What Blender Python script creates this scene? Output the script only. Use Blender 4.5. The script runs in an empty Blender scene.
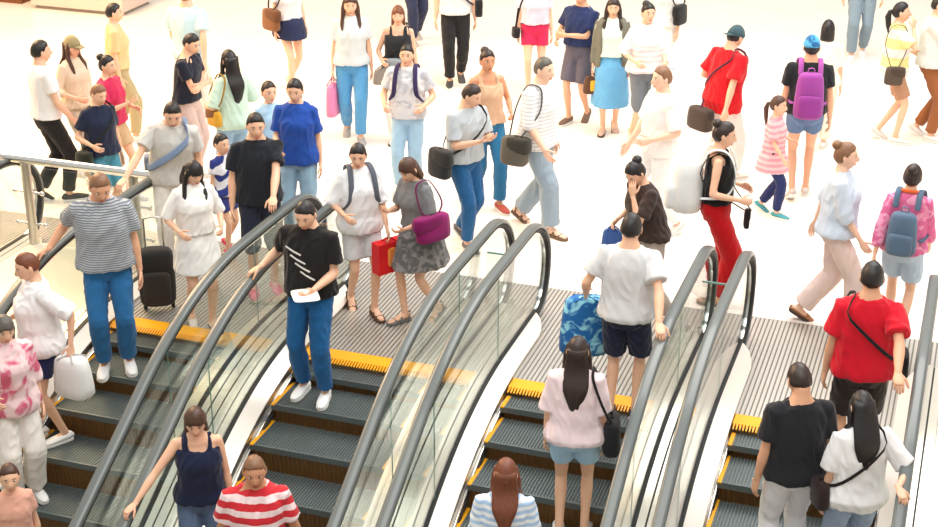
import bpy, bmesh, math, random
import numpy as np
from mathutils import Vector, Matrix, noise
random.seed(7)
S = bpy.context.scene
COL = S.collection
PI = math.pi
V = Vector

# ------------------------------------------------------------------ materials
def rgb(h):
    """sRGB 0..255 triple -> linear rgba"""
    out = []
    for c in h:
        c = c / 255.0
        out.append(c / 12.92 if c <= 0.04045 else ((c + 0.055) / 1.055) ** 2.4)
    return tuple(out) + (1.0,)

MATS = {}
def new_mat(key):
    m = bpy.data.materials.new(key)
    m.use_nodes = True
    nt = m.node_tree
    b = nt.nodes['Principled BSDF']
    return m, nt, b

def plain(key, col, rough=0.5, metal=0.0, bump=None, coat=0.0, spec=0.5, var=0.0, vscale=8.0):
    if key in MATS: return MATS[key]
    m, nt, b = new_mat(key)
    b.inputs['Base Color'].default_value = rgb(col)
    b.inputs['Roughness'].default_value = rough
    b.inputs['Metallic'].default_value = metal
    b.inputs['Specular IOR Level'].default_value = spec
    b.inputs['Coat Weight'].default_value = coat
    tc = nt.nodes.new('ShaderNodeTexCoord')
    if var > 0:
        n = nt.nodes.new('ShaderNodeTexNoise'); n.inputs['Scale'].default_value = vscale; n.inputs['Detail'].default_value = 4
        nt.links.new(tc.outputs['Object'], n.inputs['Vector'])
        mx = nt.nodes.new('ShaderNodeMix'); mx.data_type = 'RGBA'
        c = rgb(col)
        mx.inputs[6].default_value = tuple(x * (1 - var) for x in c[:3]) + (1,)
        mx.inputs[7].default_value = tuple(min(1, x * (1 + var)) for x in c[:3]) + (1,)
        nt.links.new(n.outputs['Fac'], mx.inputs[0]); nt.links.new(mx.outputs[2], b.inputs['Base Color'])
    if bump:
        sc, st = bump
        n = nt.nodes.new('ShaderNodeTexNoise'); n.inputs['Scale'].default_value = sc; n.inputs['Detail'].default_value = 6
        nt.links.new(tc.outputs['Object'], n.inputs['Vector'])
        bp = nt.nodes.new('ShaderNodeBump'); bp.inputs['Strength'].default_value = st; bp.inputs['Distance'].default_value = 0.01
        nt.links.new(n.outputs['Fac'], bp.inputs['Height']); nt.links.new(bp.outputs['Normal'], b.inputs['Normal'])
    MATS[key] = m
    return m

def fabric(col, pat=None, col2=None, scale=1.0):
    key = 'fabric_%02x%02x%02x' % tuple(col) + (('_' + pat + '_%02x%02x%02x' % tuple(col2 or (0, 0, 0)) + '_%d' % int(scale * 10)) if pat else '')
    if key in MATS: return MATS[key]
    m, nt, b = new_mat(key)
    b.inputs['Roughness'].default_value = 0.88
    b.inputs['Specular IOR Level'].default_value = 0.25
    b.inputs['Sheen Weight'].default_value = 0.15
    tc = nt.nodes.new('ShaderNodeTexCoord')
    n = nt.nodes.new('ShaderNodeTexNoise'); n.inputs['Scale'].default_value = 7; n.inputs['Detail'].default_value = 5
    nt.links.new(tc.outputs['Object'], n.inputs['Vector'])
    c = rgb(col); v = 0.10
    mx = nt.nodes.new('ShaderNodeMix'); mx.data_type = 'RGBA'
    mx.inputs[6].default_value = tuple(x * (1 - v) for x in c[:3]) + (1,)
    mx.inputs[7].default_value = tuple(min(1, x * (1 + v)) for x in c[:3]) + (1,)
    nt.links.new(n.outputs['Fac'], mx.inputs[0])
    out = mx.outputs[2]
    if pat:
        m2 = nt.nodes.new('ShaderNodeMix'); m2.data_type = 'RGBA'
        nt.links.new(out, m2.inputs[6]); m2.inputs[7].default_value = rgb(col2)
        if pat in ('stripe', 'diagonal', 'pinstripe', 'broad'):
            w = nt.nodes.new('ShaderNodeTexWave'); w.wave_type = 'BANDS'
            w.bands_direction = 'Z' if pat != 'diagonal' else 'DIAGONAL'
            w.inputs['Scale'].default_value = scale
            w.inputs['Distortion'].default_value = 0.25
            nt.links.new(tc.outputs['Object'], w.inputs['Vector'])
            r = nt.nodes.new('ShaderNodeValToRGB')
            p = {'stripe': 0.5, 'diagonal': 0.5, 'pinstripe': 0.78, 'broad': 0.45}[pat]
            r.color_ramp.elements[0].position = p - 0.06; r.color_ramp.elements[1].position = p + 0.06
            nt.links.new(w.outputs['Fac'], r.inputs['Fac']); nt.links.new(r.outputs['Color'], m2.inputs[0])
        elif pat in ('dye', 'print'):
            t = nt.nodes.new('ShaderNodeTexNoise'); t.inputs['Scale'].default_value = scale; t.inputs['Detail'].default_value = 3
            t.inputs['Distortion'].default_value = 1.5
            nt.links.new(tc.outputs['Object'], t.inputs['Vector'])
            r = nt.nodes.new('ShaderNodeValToRGB')
            r.color_ramp.elements[0].position = 0.48; r.color_ramp.elements[1].position = 0.58
            nt.links.new(t.outputs['Fac'], r.inputs['Fac']); nt.links.new(r.outputs['Color'], m2.inputs[0])
        out = m2.outputs[2]
    nt.links.new(out, b.inputs['Base Color'])
    w = nt.nodes.new('ShaderNodeTexNoise'); w.inputs['Scale'].default_value = 240; w.inputs['Detail'].default_value = 2
    nt.links.new(tc.outputs['Object'], w.inputs['Vector'])
    bp = nt.nodes.new('ShaderNodeBump'); bp.inputs['Strength'].default_value = 0.15; bp.inputs['Distance'].default_value = 0.004
    nt.links.new(w.outputs['Fac'], bp.inputs['Height']); nt.links.new(bp.outputs['Normal'], b.inputs['Normal'])
    MATS[key] = m
    return m

def hair_mat(col):
    key = 'hair_%02x%02x%02x' % tuple(col)
    if key in MATS: return MATS[key]
    m, nt, b = new_mat(key)
    b.inputs['Roughness'].default_value = 0.42
    tc = nt.nodes.new('ShaderNodeTexCoord')
    mp = nt.nodes.new('ShaderNodeMapping'); mp.inputs['Scale'].default_value = (90, 90, 6)
    n = nt.nodes.new('ShaderNodeTexNoise'); n.inputs['Scale'].default_value = 1.0; n.inputs['Detail'].default_value = 3
    nt.links.new(tc.outputs['Object'], mp.inputs['Vector']); nt.links.new(mp.outputs['Vector'], n.inputs['Vector'])
    c = rgb(col)
    mx = nt.nodes.new('ShaderNodeMix'); mx.data_type = 'RGBA'
    mx.inputs[6].default_value = tuple(x * 0.6 for x in c[:3]) + (1,)
    mx.inputs[7].default_value = tuple(min(1, x * 1.5) for x in c[:3]) + (1,)
    nt.links.new(n.outputs['Fac'], mx.inputs[0]); nt.links.new(mx.outputs[2], b.inputs['Base Color'])
    bp = nt.nodes.new('ShaderNodeBump'); bp.inputs['Strength'].default_value = 0.5; bp.inputs['Distance'].default_value = 0.006
    nt.links.new(n.outputs['Fac'], bp.inputs['Height']); nt.links.new(bp.outputs['Normal'], b.inputs['Normal'])
    MATS[key] = m
    return m

def skin_mat(col):
    key = 'skin_%02x%02x%02x' % tuple(col)
    if key in MATS: return MATS[key]
    m, nt, b = new_mat(key)
    b.inputs['Roughness'].default_value = 0.5
    b.inputs['Subsurface Weight'].default_value = 0.0
    tc = nt.nodes.new('ShaderNodeTexCoord')
    n = nt.nodes.new('ShaderNodeTexNoise'); n.inputs['Scale'].default_value = 14; n.inputs['Detail'].default_value = 4
    nt.links.new(tc.outputs['Object'], n.inputs['Vector'])
    c = rgb(col)
    mx = nt.nodes.new('ShaderNodeMix'); mx.data_type = 'RGBA'
    mx.inputs[6].default_value = (c[0] * 0.95, c[1] * 0.88, c[2] * 0.86, 1)
    mx.inputs[7].default_value = (min(1, c[0] * 1.05), min(1, c[1] * 1.08), min(1, c[2] * 1.08), 1)
    nt.links.new(n.outputs['Fac'], mx.inputs[0]); nt.links.new(mx.outputs[2], b.inputs['Base Color'])
    MATS[key] = m
    return m

def glass_mat(key, tint, frac):
    """thin architectural glass: mostly clear with a mirror part that grows at grazing angles"""
    if key in MATS: return MATS[key]
    m = bpy.data.materials.new(key); m.use_nodes = True
    nt = m.node_tree; nt.nodes.clear()
    o = nt.nodes.new('ShaderNodeOutputMaterial')
    t = nt.nodes.new('ShaderNodeBsdfTransparent'); t.inputs[0].default_value = rgb(tint)
    g = nt.nodes.new('ShaderNodeBsdfGlossy'); g.inputs['Roughness'].default_value = 0.02
    f = nt.nodes.new('ShaderNodeLayerWeight'); f.inputs['Blend'].default_value = 0.5
    pw = nt.nodes.new('ShaderNodeMath'); pw.operation = 'POWER'; pw.inputs[1].default_value = 4.0
    nt.links.new(f.outputs['Facing'], pw.inputs[0])
    ma = nt.nodes.new('ShaderNodeMath'); ma.operation = 'MULTIPLY_ADD'; ma.inputs[1].default_value = 0.95; ma.inputs[2].default_value = frac
    nt.links.new(pw.outputs[0], ma.inputs[0])
    mx = nt.nodes.new('ShaderNodeMixShader')
    nt.links.new(ma.outputs[0], mx.inputs[0])
    nt.links.new(t.outputs[0], mx.inputs[1]); nt.links.new(g.outputs[0], mx.inputs[2])
    nt.links.new(mx.outputs[0], o.inputs['Surface'])
    MATS[key] = m
    return m

# ------------------------------------------------------------------ mesh builder
class MB:
    def __init__(s): s.v = []; s.f = []; s.m = []
    def add(s, vs, fs, mi=0):
        b = len(s.v); s.v += [tuple(p) for p in vs]
        s.f += [tuple(b + i for i in f) for f in fs]; s.m += [mi] * len(fs)
    def loft(s, rings, mi=0, caps=True, closed=True):
        n = len(rings[0]); vs = [p for r in rings for p in r]; fs = []
        for i in range(len(rings) - 1):
            for j in range(n if closed else n - 1):
                k = (j + 1) % n
                fs.append((i * n + j, i * n + k, (i + 1) * n + k, (i + 1) * n + j))
        if caps:
            fs.append(tuple(range(n - 1, -1, -1))); fs.append(tuple((len(rings) - 1) * n + j for j in range(n)))
        s.add(vs, fs, mi)
    def tube(s, pts, rad, seg=10, mi=0, round_ends=True, flat=None):
        """pts: Vectors, rad: radius each (or (a, b) with flat = the direction of a)"""
        pts = [V(p) for p in pts]; n = len(pts)
        if not isinstance(rad, (list, tuple)): rad = [rad] * n
        P, Rr, D = [], [], []
        dirs = []
        for i in range(n):
            d = (pts[min(i + 1, n - 1)] - pts[max(i - 1, 0)])
            dirs.append(d.normalized() if d.length > 1e-9 else V((0, 0, 1)))
        seq = []
        def mul(r, k): return (r[0] * k, r[1] * k) if isinstance(r, tuple) else r * k
        mx = lambda r: max(r) if isinstance(r, tuple) else r
        if round_ends:
            for a in (0.9, 0.55): seq.append((pts[0] - dirs[0] * mx(rad[0]) * a * 0.8, dirs[0], mul(rad[0], math.sqrt(1 - a * a))))
        for i in range(n): seq.append((pts[i], dirs[i], rad[i]))
        if round_ends:
            for a in (0.55, 0.9): seq.append((pts[-1] + dirs[-1] * mx(rad[-1]) * a * 0.8, dirs[-1], mul(rad[-1], math.sqrt(1 - a * a))))
        up = V(flat) if flat is not None else (V((0, 0, 1)) if abs(dirs[0].z) < 0.9 else V((0, 1, 0)))
        rings = []
        for p, d, r in seq:
            x = (up - d * up.dot(d))
            if x.length < 1e-6: x = d.orthogonal()
            x.normalize(); y = d.cross(x)
            if flat is None: up = x
            ra, rb = r if isinstance(r, tuple) else (r, r)
            rings.append([p + x * (ra * math.cos(2 * PI * j / seg)) + y * (rb * math.sin(2 * PI * j / seg)) for j in range(seg)])
        s.loft(rings, mi)
    def ell(s, c, r, mi=0, seg=10, rows=7, rot=None):
        c = V(c); rings = []
        for i in range(rows):
            t = PI * (i + 0.5) / rows
            ring = []
            for j in range(seg):
                a = 2 * PI * j / seg
                p = V((r[0] * math.sin(t) * math.cos(a), r[1] * math.sin(t) * math.sin(a), -r[2] * math.cos(t)))
                ring.append(c + (rot @ p if rot else p))
            rings.append(ring)
        s.loft(rings, mi)
    def box(s, x0, x1, y0, y1, z0, z1, mi=0):
        vs = [(x, y, z) for x in (x0, x1) for y in (y0, y1) for z in (z0, z1)]
        s.add(vs, [(0, 1, 3, 2), (4, 6, 7, 5), (0, 4, 5, 1), (2, 3, 7, 6), (0, 2, 6, 4), (1, 5, 7, 3)], mi)
    def rbox(s, M, hx, hy, hz, mi=0, p=4.0, seg=16, rows=None, taper=(1, 1)):
        """rounded (superellipse) box in frame M, long axis z; taper = scale at bottom / top"""
        rings = []
        zs = [-1, -0.985, -0.93, -0.8, -0.4, 0, 0.4, 0.8, 0.93, 0.985, 1]
        for t in zs:
            k = (1 - abs(t) ** 8) ** (1 / 4.0) if abs(t) < 1 else 0.25
            k = max(k, 0.25)
            w = taper[0] + (taper[1] - taper[0]) * (t + 1) / 2
            ring = []
            for j in range(seg):
                a = 2 * PI * (j + 0.5) / seg
                ca, sa = math.cos(a), math.sin(a)
                q = (abs(ca) ** p + abs(sa) ** p) ** (-1 / p)
                ring.append(M @ V((hx * w * k * q * ca, hy * w * k * q * sa, hz * t)))
            rings.append(ring)
        s.loft(rings, mi)
    def mesh(s, name, smooth=True):
        me = bpy.data.meshes.new(name); me.from_pydata(s.v, [], s.f)
        me.polygons.foreach_set('material_index', s.m)
        if smooth: me.polygons.foreach_set('use_smooth', [True] * len(me.polygons))
        bm = bmesh.new(); bm.from_mesh(me); bmesh.ops.recalc_face_normals(bm, faces=bm.faces); bm.to_mesh(me); bm.free()
        me.update()
        return me
    def obj(s, name, mats, parent=None, smooth=True, sharp=None, M=None):
        me = s.mesh(name, smooth)
        for m in (mats if isinstance(mats, (list, tuple)) else [mats]): me.materials.append(m)
        if sharp and smooth: me.set_sharp_from_angle(angle=math.radians(sharp))
        o = bpy.data.objects.new(name, me); COL.objects.link(o)
        if parent is not None: o.parent = parent
        if M is not None: o.matrix_local = M
        return o

def tag(o, label=None, cat=None, group=None, kind=None):
    if label: o['label'] = label
    if cat: o['category'] = cat
    if group: o['group'] = group
    if kind: o['kind'] = kind
    return o

def empty(name, loc, label, cat, group=None, rz=0.0):
    o = bpy.data.objects.new(name, None); COL.objects.link(o); o.location = loc; o.rotation_euler = (0, 0, rz)
    o.empty_display_size = 0.1
    return tag(o, label, cat, group)

# ------------------------------------------------------------------ voxel merging (batched)
PENDING = []
def later(name, mb, vox, smooth_n, mats, parent, extra=None, disp=0.0, freq=9.0, seed=0.0):
    """queue a set of overlapping lofts to be fused into one continuous skin"""
    o = mb.obj(name, mats, parent, smooth=True)
    r = o.modifiers.new('fuse', 'REMESH'); r.mode = 'VOXEL'; r.voxel_size = vox; r.use_smooth_shade = True
    sm = o.modifiers.new('relax', 'SMOOTH'); sm.iterations = smooth_n; sm.factor = 0.5
    PENDING.append((o, extra, disp, freq, seed))
    return o

def flush():
    dg = bpy.context.evaluated_depsgraph_get()
    new = []
    for o, extra, disp, freq, seed in PENDING:
        new.append(bpy.data.meshes.new_from_object(o.evaluated_get(dg), depsgraph=dg))
    for (o, extra, disp, freq, seed), me in zip(PENDING, new):
        old = o.data; o.modifiers.clear()
        mats = [m for m in old.materials]
        if disp > 0:
            n = len(me.vertices); co = np.empty(n * 3, dtype=np.float32); no = np.empty(n * 3, dtype=np.float32)
            me.vertices.foreach_get('co', co); me.vertices.foreach_get('normal', no)
            co = co.reshape(-1, 3); no = no.reshape(-1, 3)
            q = co * np.array([freq, freq, freq * 0.5]) + np.array([seed * 3.1, seed * 1.7, seed * 2.3])
            f = noise.noise
            amp = np.array([0.55 * f(p) + 0.75 * (0.35 - abs(f((p[0] * 2.1 + p[2] * 1.3, p[1] * 2.1 - p[2] * 0.9, p[2] * 1.5)))) for p in q.tolist()], dtype=np.float32)
            co += no * (amp * disp)[:, None]
            me.vertices.foreach_set('co', co.ravel()); me.update()
        if extra is not None:
            bm = bmesh.new(); bm.from_mesh(me)
            em = extra.mesh('x'); bm.from_mesh(em); bm.to_mesh(me); bm.free(); bpy.data.meshes.remove(em)
        for i, m in enumerate(mats): me.materials[i] = m
        me.polygons.foreach_set('use_smooth', [True] * len(me.polygons))
        name = old.name; o.data = me; bpy.data.meshes.remove(old); me.name = name
    PENDING.clear()

# ------------------------------------------------------------------ escalators
TAN = math.tan(math.radians(30)); T15 = math.tan(math.radians(15)); T30 = math.radians(30)
DY, DZ, DR = -0.788, 0.10, 2.45
DECK_Y, DECK_R = -0.75, 3.6
def profile(d, y0, y1, n=14):
    """(y, z) along the escalator, d above the deck line, from y0 (landing) down to y1"""
    by, br = (DY, DR) if d > 0.3 else (DECK_Y, DECK_R)      # the handrail bends a little tighter than the deck
    yc = by - d * T15; zc = DZ + d; R = br + d; t = R * T15
    pts = [(y0, zc)] if y0 > yc + t + 1e-4 else []
    a0 = 0.0 if y0 >= yc + t else math.asin((yc + t - y0) / R)
    for i in range(n + 1):
        a = a0 + (T30 - a0) * i / n
        pts.append((yc + t - R * math.sin(a), zc - R + R * math.cos(a)))
    if y1 < pts[-1][0]:
        pts.append((y1, zc + (y1 - yc) * TAN))
    return pts
def nosing(y):
    yc = -0.725; R = 3.5; t = R * T15
    if y > yc + t: return 0.0
    if y < yc - t * math.cos(T30): return (y - yc) * TAN
    return -(R - math.sqrt(R * R - (yc + t - y) ** 2))
Y_END = -6.6
RAILX = 0.735
SKX = 0.585

STEEL = plain('brushed_steel', (196, 192, 184), 0.28, 1.0, var=0.06, vscale=3)
CHROME = plain('polished_steel', (225, 225, 222), 0.12, 1.0)
DECK = plain('satin_aluminium_deck', (236, 230, 217), 0.22, 0.55, var=0.04, vscale=2)
INNERDECK = plain('pale_inner_deck', (240, 233, 224), 0.3, 0.3, var=0.03, vscale=2)
DARK = plain('black_rubber_gasket', (30, 32, 33), 0.6)
RAILM = plain('grey_rubber_handrail', (94, 101, 100), 0.33, 0.0, coat=0.25, var=0.04, vscale=5)
YEL = plain('yellow_safety_plastic', (255, 178, 24), 0.45, var=0.04, vscale=20)
TREAD = plain('dark_step_aluminium', (98, 107, 107), 0.4, 0.3, var=0.1, vscale=6)
RISER = plain('warm_reflection_step_riser', (128, 94, 54), 0.4, 0.3, var=0.15, vscale=6)  # warm reflections on the dark risers are put into this brown base colour
RIB = plain('landing_rib_metal', (205, 200, 192), 0.38, 0.55, var=0.06, vscale=3)
RIBD = plain('landing_groove_metal', (128, 124, 118), 0.5, 0.5)
GLASS = glass_mat('balustrade_glass', (248, 252, 250), 0.055)
GEDGE = plain('green_glass_edge', (120, 160, 150), 0.2, spec=0.8)
WHITE = plain('white_panel', (236, 232, 226), 0.4)

def strip(mb, x_a, d_a, x_b, d_b, y0, y1, thick=0.02, mi=0, n=14):
    """a plate following the slope, between (x_a, height d_a) and (x_b, height d_b)"""
    pa, pb = profile(d_a, y0, y1, n), profile(d_b, y0, y1, n)
    rings = []
    for (ya, za), (yb, zb) in zip(pa, pb):
        rings.append([(x_a, ya, za), (x_b, yb, zb), (x_b, yb, zb - thick), (x_a, ya, za - thick)])
    mb.loft(rings, mi)

def make_escalator():
    root = empty('escalator', (0, 0, 0), 'escalator', 'escalator')
    # landing plate: ribs running with the direction of travel
    m = MB(); n = 48; w = 1.79 / n
    m.box(-0.895, 0.895, 0.0, 1.80, -0.06, -0.006, 1)
    for i in range(n):
        x = -0.895 + i * w
        m.box(x + w * 0.22, x + w * 0.86, 0.0, 1.80, -0.006, 0.0, 0)
    m.obj('landing_plate', [RIB, RIBD], root, smooth=False)
    # yellow comb with teeth
    m = MB(); m.box(-SKX + 0.004, SKX - 0.004, -0.15, 0.0, -0.02, 0.004)
    k = 46
    for i in range(k):
        x = -SKX + 0.012 + i * (2 * SKX - 0.024) / k
        m.add([(x, -0.15, 0.004), (x + 0.014, -0.15, 0.004), (x + 0.012, -0.215, -0.012), (x + 0.002, -0.215, -0.012),
               (x, -0.15, -0.02), (x + 0.014, -0.15, -0.02), (x + 0.012, -0.215, -0.02), (x + 0.002, -0.215, -0.02)],
              [(0, 1, 2, 3), (4, 7, 6, 5), (0, 3, 7, 4), (1, 5, 6, 2), (3, 2, 6, 7), (0, 4, 5, 1)])
    m.obj('comb_plate', YEL, root, smooth=False)
    # steps
    hw = SKX - 0.012; ns = 15
    for i in range(ns):
        yn = -0.39 - 0.4 * i; zn = nosing(yn); yb = yn + 0.4 if i else -0.2
        zl = nosing(yn - 0.4)
        s = MB()
        # grooved tread
        g = 44
        s.box(-hw, hw, yn, yb, zn - 0.05, zn - 0.010, 0)
        for j in range(g):
            x = -hw + 0.035 + j * (2 * hw - 0.07) / g
            s.box(x, x + 0.013, yn + 0.02, yb - 0.004, zn - 0.010, zn, 0)
        # yellow demarcation: both sides
        for sx in (-1, 1):
            s.box(min(sx * hw, sx * (hw - 0.032)), max(sx * hw, sx * (hw - 0.032)), yn, yb - 0.002, zn - 0.010, zn + 0.001, 1)
        s.box(-hw + 0.032, hw - 0.032, yn, yn + 0.02, zn - 0.010, zn, 0)
        st = s.obj('step', [TREAD, YEL], root, smooth=False)
        # curved cleated riser
        r = MB(); rings = []
        for q in range(6):
            t = q / 5.0
            z = zn - 0.012 - t * max(zn - 0.012 - (zl - 0.03), 0.01)
            y = yn + 0.004 + 0.035 * math.sin(t * PI / 2)
            rings.append((y, z))
        c = 60
        prof = []
        for j in range(c + 1):
            x = -hw + 2 * hw * j / c
            o = 0.006 if j % 2 else 0.0
            prof.append((x, o))
        vs = [(x, y + o, z) for (y, z) in rings for (x, o) in prof]
        fs = [(a * (c + 1) + j, a * (c + 1) + j + 1, (a + 1) * (c + 1) + j + 1, (a + 1) * (c + 1) + j) for a in range(5) for j in range(c)]
        r.add(vs, fs)
        b0 = MB(); b0.v = r.v; b0.f = r.f; b0.m = r.m
        b0.box(-hw, hw, yn + 0.045, yn + 0.06, min(zl - 0.04, zn - 0.03), zn - 0.02)
        b0.obj('riser', RISER, st, smooth=False)
    for sx in (-1, 1):
        rx = sx * RAILX; kx = sx * SKX
        # inner deck, sloping in from the glass to the skirt
        m = MB(); strip(m, rx - sx * 0.022, -0.002, kx, -0.055, 0.72, Y_END, 0.02)
        xa = rx - sx * 0.022
        m.loft([[(xa, y, 0.098), (xb, y, 0.098 - abs(xa - xb) * 0.42), (xb, y, 0.0), (xa, y, 0.0)] for y, xb in ((0.72, kx), (0.86, kx + sx * 0.02), (0.98, kx + sx * 0.06), (1.05, xa - sx * 0.012))])
        m.obj('inner_deck', INNERDECK, root, sharp=40)
        # skirt panel: steel, vertical
        m = MB(); strip(m, kx, -0.056, kx + sx * 0.012, -0.056, 0.86, Y_END, 0.36)
        m.obj('skirt_panel', STEEL, root, sharp=40)
        m = MB()
        pts = [V((kx - sx * 0.010, y, z)) for y, z in profile(-0.155, -0.16, Y_END)]
        m.tube(pts, [0.006] + [0.014] * (len(pts) - 1), 10)
        m.obj('deflector_rail', CHROME, root)
        m = MB(); strip(m, kx - sx * 0.001, -0.17, kx - sx * 0.028, -0.19, -0.2, Y_END, 0.02)
        m.obj('skirt_brush', DARK, root, sharp=40)
        # gasket line at the foot of the glass
        m = MB(); strip(m, rx - 0.02, 0.006, rx + 0.02, 0.006, 1.12, Y_END, 0.03)
        m.obj('glass_gasket', DARK, root, sharp=40)
        # outer deck: two strips and a dark joint
        m = MB()
        strip(m, rx + sx * 0.022, 0.0, rx + sx * 0.082, 0.0, 1.14, Y_END, 0.08)
        strip(m, rx + sx * 0.096, 0.0, rx + sx * 0.164, 0.0, 1.14, Y_END, 0.08)
        m.obj('outer_deck', DECK, root, sharp=40)
        m = MB(); strip(m, rx + sx * 0.082, -0.012, rx + sx * 0.096, -0.012, 1.13, Y_END, 0.06)
        m.obj('deck_joint', DARK, root, sharp=40)
        # handrail loop
        def newel(off):
            up = [(0.85 + (0.60 - off) * math.sin(t), 0.47 + (0.48 - off) * math.cos(t)) for t in [PI / 2 * i / 10 for i in range(1, 11)]]
            lo = [(1.10 + (0.35 - off) * math.cos(t), 0.47 - (0.45 - off) * math.sin(t)) for t in [PI / 2 * i / 8 for i in range(1, 9)]]
            return up + lo
        line = list(reversed(profile(0.85, 0.85, Y_END))) + newel(0.0)
        line = [V((rx, y, z)) for y, z in line]
        def sweep(mb, pts, sect, mi=0):
            rings = []
            for i, p in enumerate(pts):
                d = (pts[min(i + 1, len(pts) - 1)] - pts[max(i - 1, 0)]).normalized()
                nrm = V((1, 0, 0)).cross(d)
                rings.append([p + V((1, 0, 0)) * a + nrm * b for a, b in sect])
            mb.loft(rings, mi)
        m = MB()
        sweep(m, line, [(-0.043, -0.030), (-0.043, -0.012), (-0.034, -0.001), (-0.018, 0.004), (0.018, 0.004), (0.034, -0.001), (0.043, -0.012), (0.043, -0.030), (0.030, -0.036), (-0.030, -0.036)])
        m.obj('handrail', RAILM, root, sharp=60)
        m = MB()
        sweep(m, line, [(-0.036, -0.058), (-0.036, -0.037), (0.036, -0.037), (0.036, -0.058), (0.014, -0.075), (-0.014, -0.075)])
        m.obj('handrail_guide', DARK, root, sharp=30)
        m = MB()
        sweep(m, line, [(-0.012, -0.088), (-0.012, -0.076), (0.012, -0.076), (0.012, -0.088)])
        m.obj('guide_trim', CHROME, root, sharp=30)
        # glass panels
        cuts = [1.5, 0.05, -1.45, -3.0, -4.6, Y_END]
        for a, b in zip(cuts[:-1], cuts[1:]):
            def zi(pr, y):
                for (ya, za), (yb, zb) in zip(pr[:-1], pr[1:]):
                    if yb <= y <= ya: return za + (zb - za) * (y - ya) / (yb - ya) if ya != yb else za
                return pr[0][1]
            bot = profile(0.0, 1.5, Y_END - 2, 20); topl = profile(0.775, 1.5, Y_END - 3, 20)
            A, B = a - 0.002, b + 0.002
            loop_t, loop_b = [], []
            if a == 1.5:
                arc = [(y, max(0.105, z)) for y, z in reversed(newel(0.075))] + [(0.85, 0.875)]
                ys = [0.85 + (B - 0.85) * i / 5 for i in range(1, 6)]
                poly = arc + [(y, zi(topl, y)) for y in ys] + [(y, zi(bot, y)) for y in reversed(ys)]
            else:
                ys = [A + (B - A) * i / 10 for i in range(11)]
                poly = [(y, zi(topl, y)) for y in ys] + [(y, zi(bot, y)) for y in reversed(ys)]
            m = MB(); h = 0.004; nn = len(poly)
            vs = [(rx - h, y, z) for y, z in poly] + [(rx + h, y, z) for y, z in poly]
            m.add(vs, [tuple(range(nn)), tuple(range(2 * nn - 1, nn - 1, -1))], 0)
            m.add(vs, [(i, (i + 1) % nn, nn + (i + 1) % nn, nn + i) for i in range(nn)], 1)
            m.obj('glass_panel', [GLASS, GEDGE], root, smooth=False)
    return root

ESC = make_escalator()
ESC_X = [-9.235, -6.209, -4.397, -2.597, -0.802]
ESC_LABEL = ['escalator beyond the steel guard rail, mostly hidden, only its rounded handrail end showing',
             'escalator beside the guard rail, carrying the person in grey striped polo shirt',
             'escalator with grey handrails carrying the person in black shirt and blue jeans',
             'escalator carrying the person in pale pink top and denim shorts',
             'escalator carrying the person in red shirt with a black shoulder strap']
def place_copy(o, x, label):
    c = o.copy(); COL.objects.link(c); c.location = (x, 0, 0); c['label'] = label
    for ch in list(o.children):
        d = ch.copy(); COL.objects.link(d); d.parent = c
        for g in list(ch.children):
            e = g.copy(); COL.objects.link(e); e.parent = d
    return c
ESC['group'] = 'escalators side by side'
for x, l in zip(ESC_X[1:], ESC_LABEL[1:]): place_copy(ESC, x, l)
ESC.location = (ESC_X[0], 0, 0); ESC['label'] = ESC_LABEL[0]

# clear infill panels closing the gaps between neighbouring balustrades
for i, (x, l) in enumerate([(-5.303, 'clear glass gap panel by the elbow of the person in black shirt'),
                            (-3.497, 'clear glass gap panel between rounded handrail ends beside the purple bag'),
                            (-1.700, 'clear glass gap panel in front of the person in red trousers')]):
    r = empty('gap_barrier', (x, 0.60, 0.1), l, 'barrier', 'glass gap panels between handrails')
    m = MB(); m.box(-0.11, 0.11, -0.005, 0.005, 0.0, 0.70, 0); m.obj('glass_pane', GLASS, r, smooth=False)
    m = MB(); m.box(-0.11, 0.11, -0.007, 0.007, 0.70, 0.712, 0); m.obj('top_edge', GEDGE, r, smooth=False)
    for sx in (-1, 1):
        m = MB(); m.box(sx * 0.11 - 0.015, sx * 0.11 + 0.015, -0.012, 0.012, 0.25, 0.30); m.obj('clamp', CHROME, r, smooth=False)

# ------------------------------------------------------------------ setting
def floor_mat():
    m, nt, b = new_mat('polished_pale_floor')
    tc = nt.nodes.new('ShaderNodeTexCoord')
    br = nt.nodes.new('ShaderNodeTexBrick')
    br.offset = 0.0
    br.inputs['Scale'].default_value = 1.0
    br.inputs['Brick Width'].default_value = 1.2; br.inputs['Row Height'].default_value = 1.2
    br.inputs['Mortar Size'].default_value = 0.004; br.inputs['Mortar Smooth'].default_value = 0.4
    br.inputs['Color1'].default_value = rgb((250, 244, 236)); br.inputs['Color2'].default_value = rgb((247, 240, 231))
    br.inputs['Mortar'].default_value = rgb((240, 224, 206))
    nt.links.new(tc.outputs['Object'], br.inputs['Vector'])
    n = nt.nodes.new('ShaderNodeTexNoise'); n.inputs['Scale'].default_value = 0.8; n.inputs['Detail'].default_value = 6
    nt.links.new(tc.outputs['Object'], n.inputs['Vector'])
    mx = nt.nodes.new('ShaderNodeMix'); mx.data_type = 'RGBA'; mx.blend_type = 'MULTIPLY'
    r = nt.nodes.new('ShaderNodeValToRGB')
    r.color_ramp.elements[0].color = rgb((248, 240, 230)); r.color_ramp.elements[1].color = (1, 1, 1, 1)
    nt.links.new(n.outputs['Fac'], r.inputs['Fac'])
    mx.inputs[0].default_value = 0.5
    nt.links.new(br.outputs['Color'], mx.inputs[6]); nt.links.new(r.outputs['Color'], mx.inputs[7])
    nt.links.new(mx.outputs[2], b.inputs['Base Color'])
    b.inputs['Roughness'].default_value = 0.22
    b.inputs['Specular IOR Level'].default_value = 0.5
    return m
FLOOR = floor_mat()
m = MB()
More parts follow.
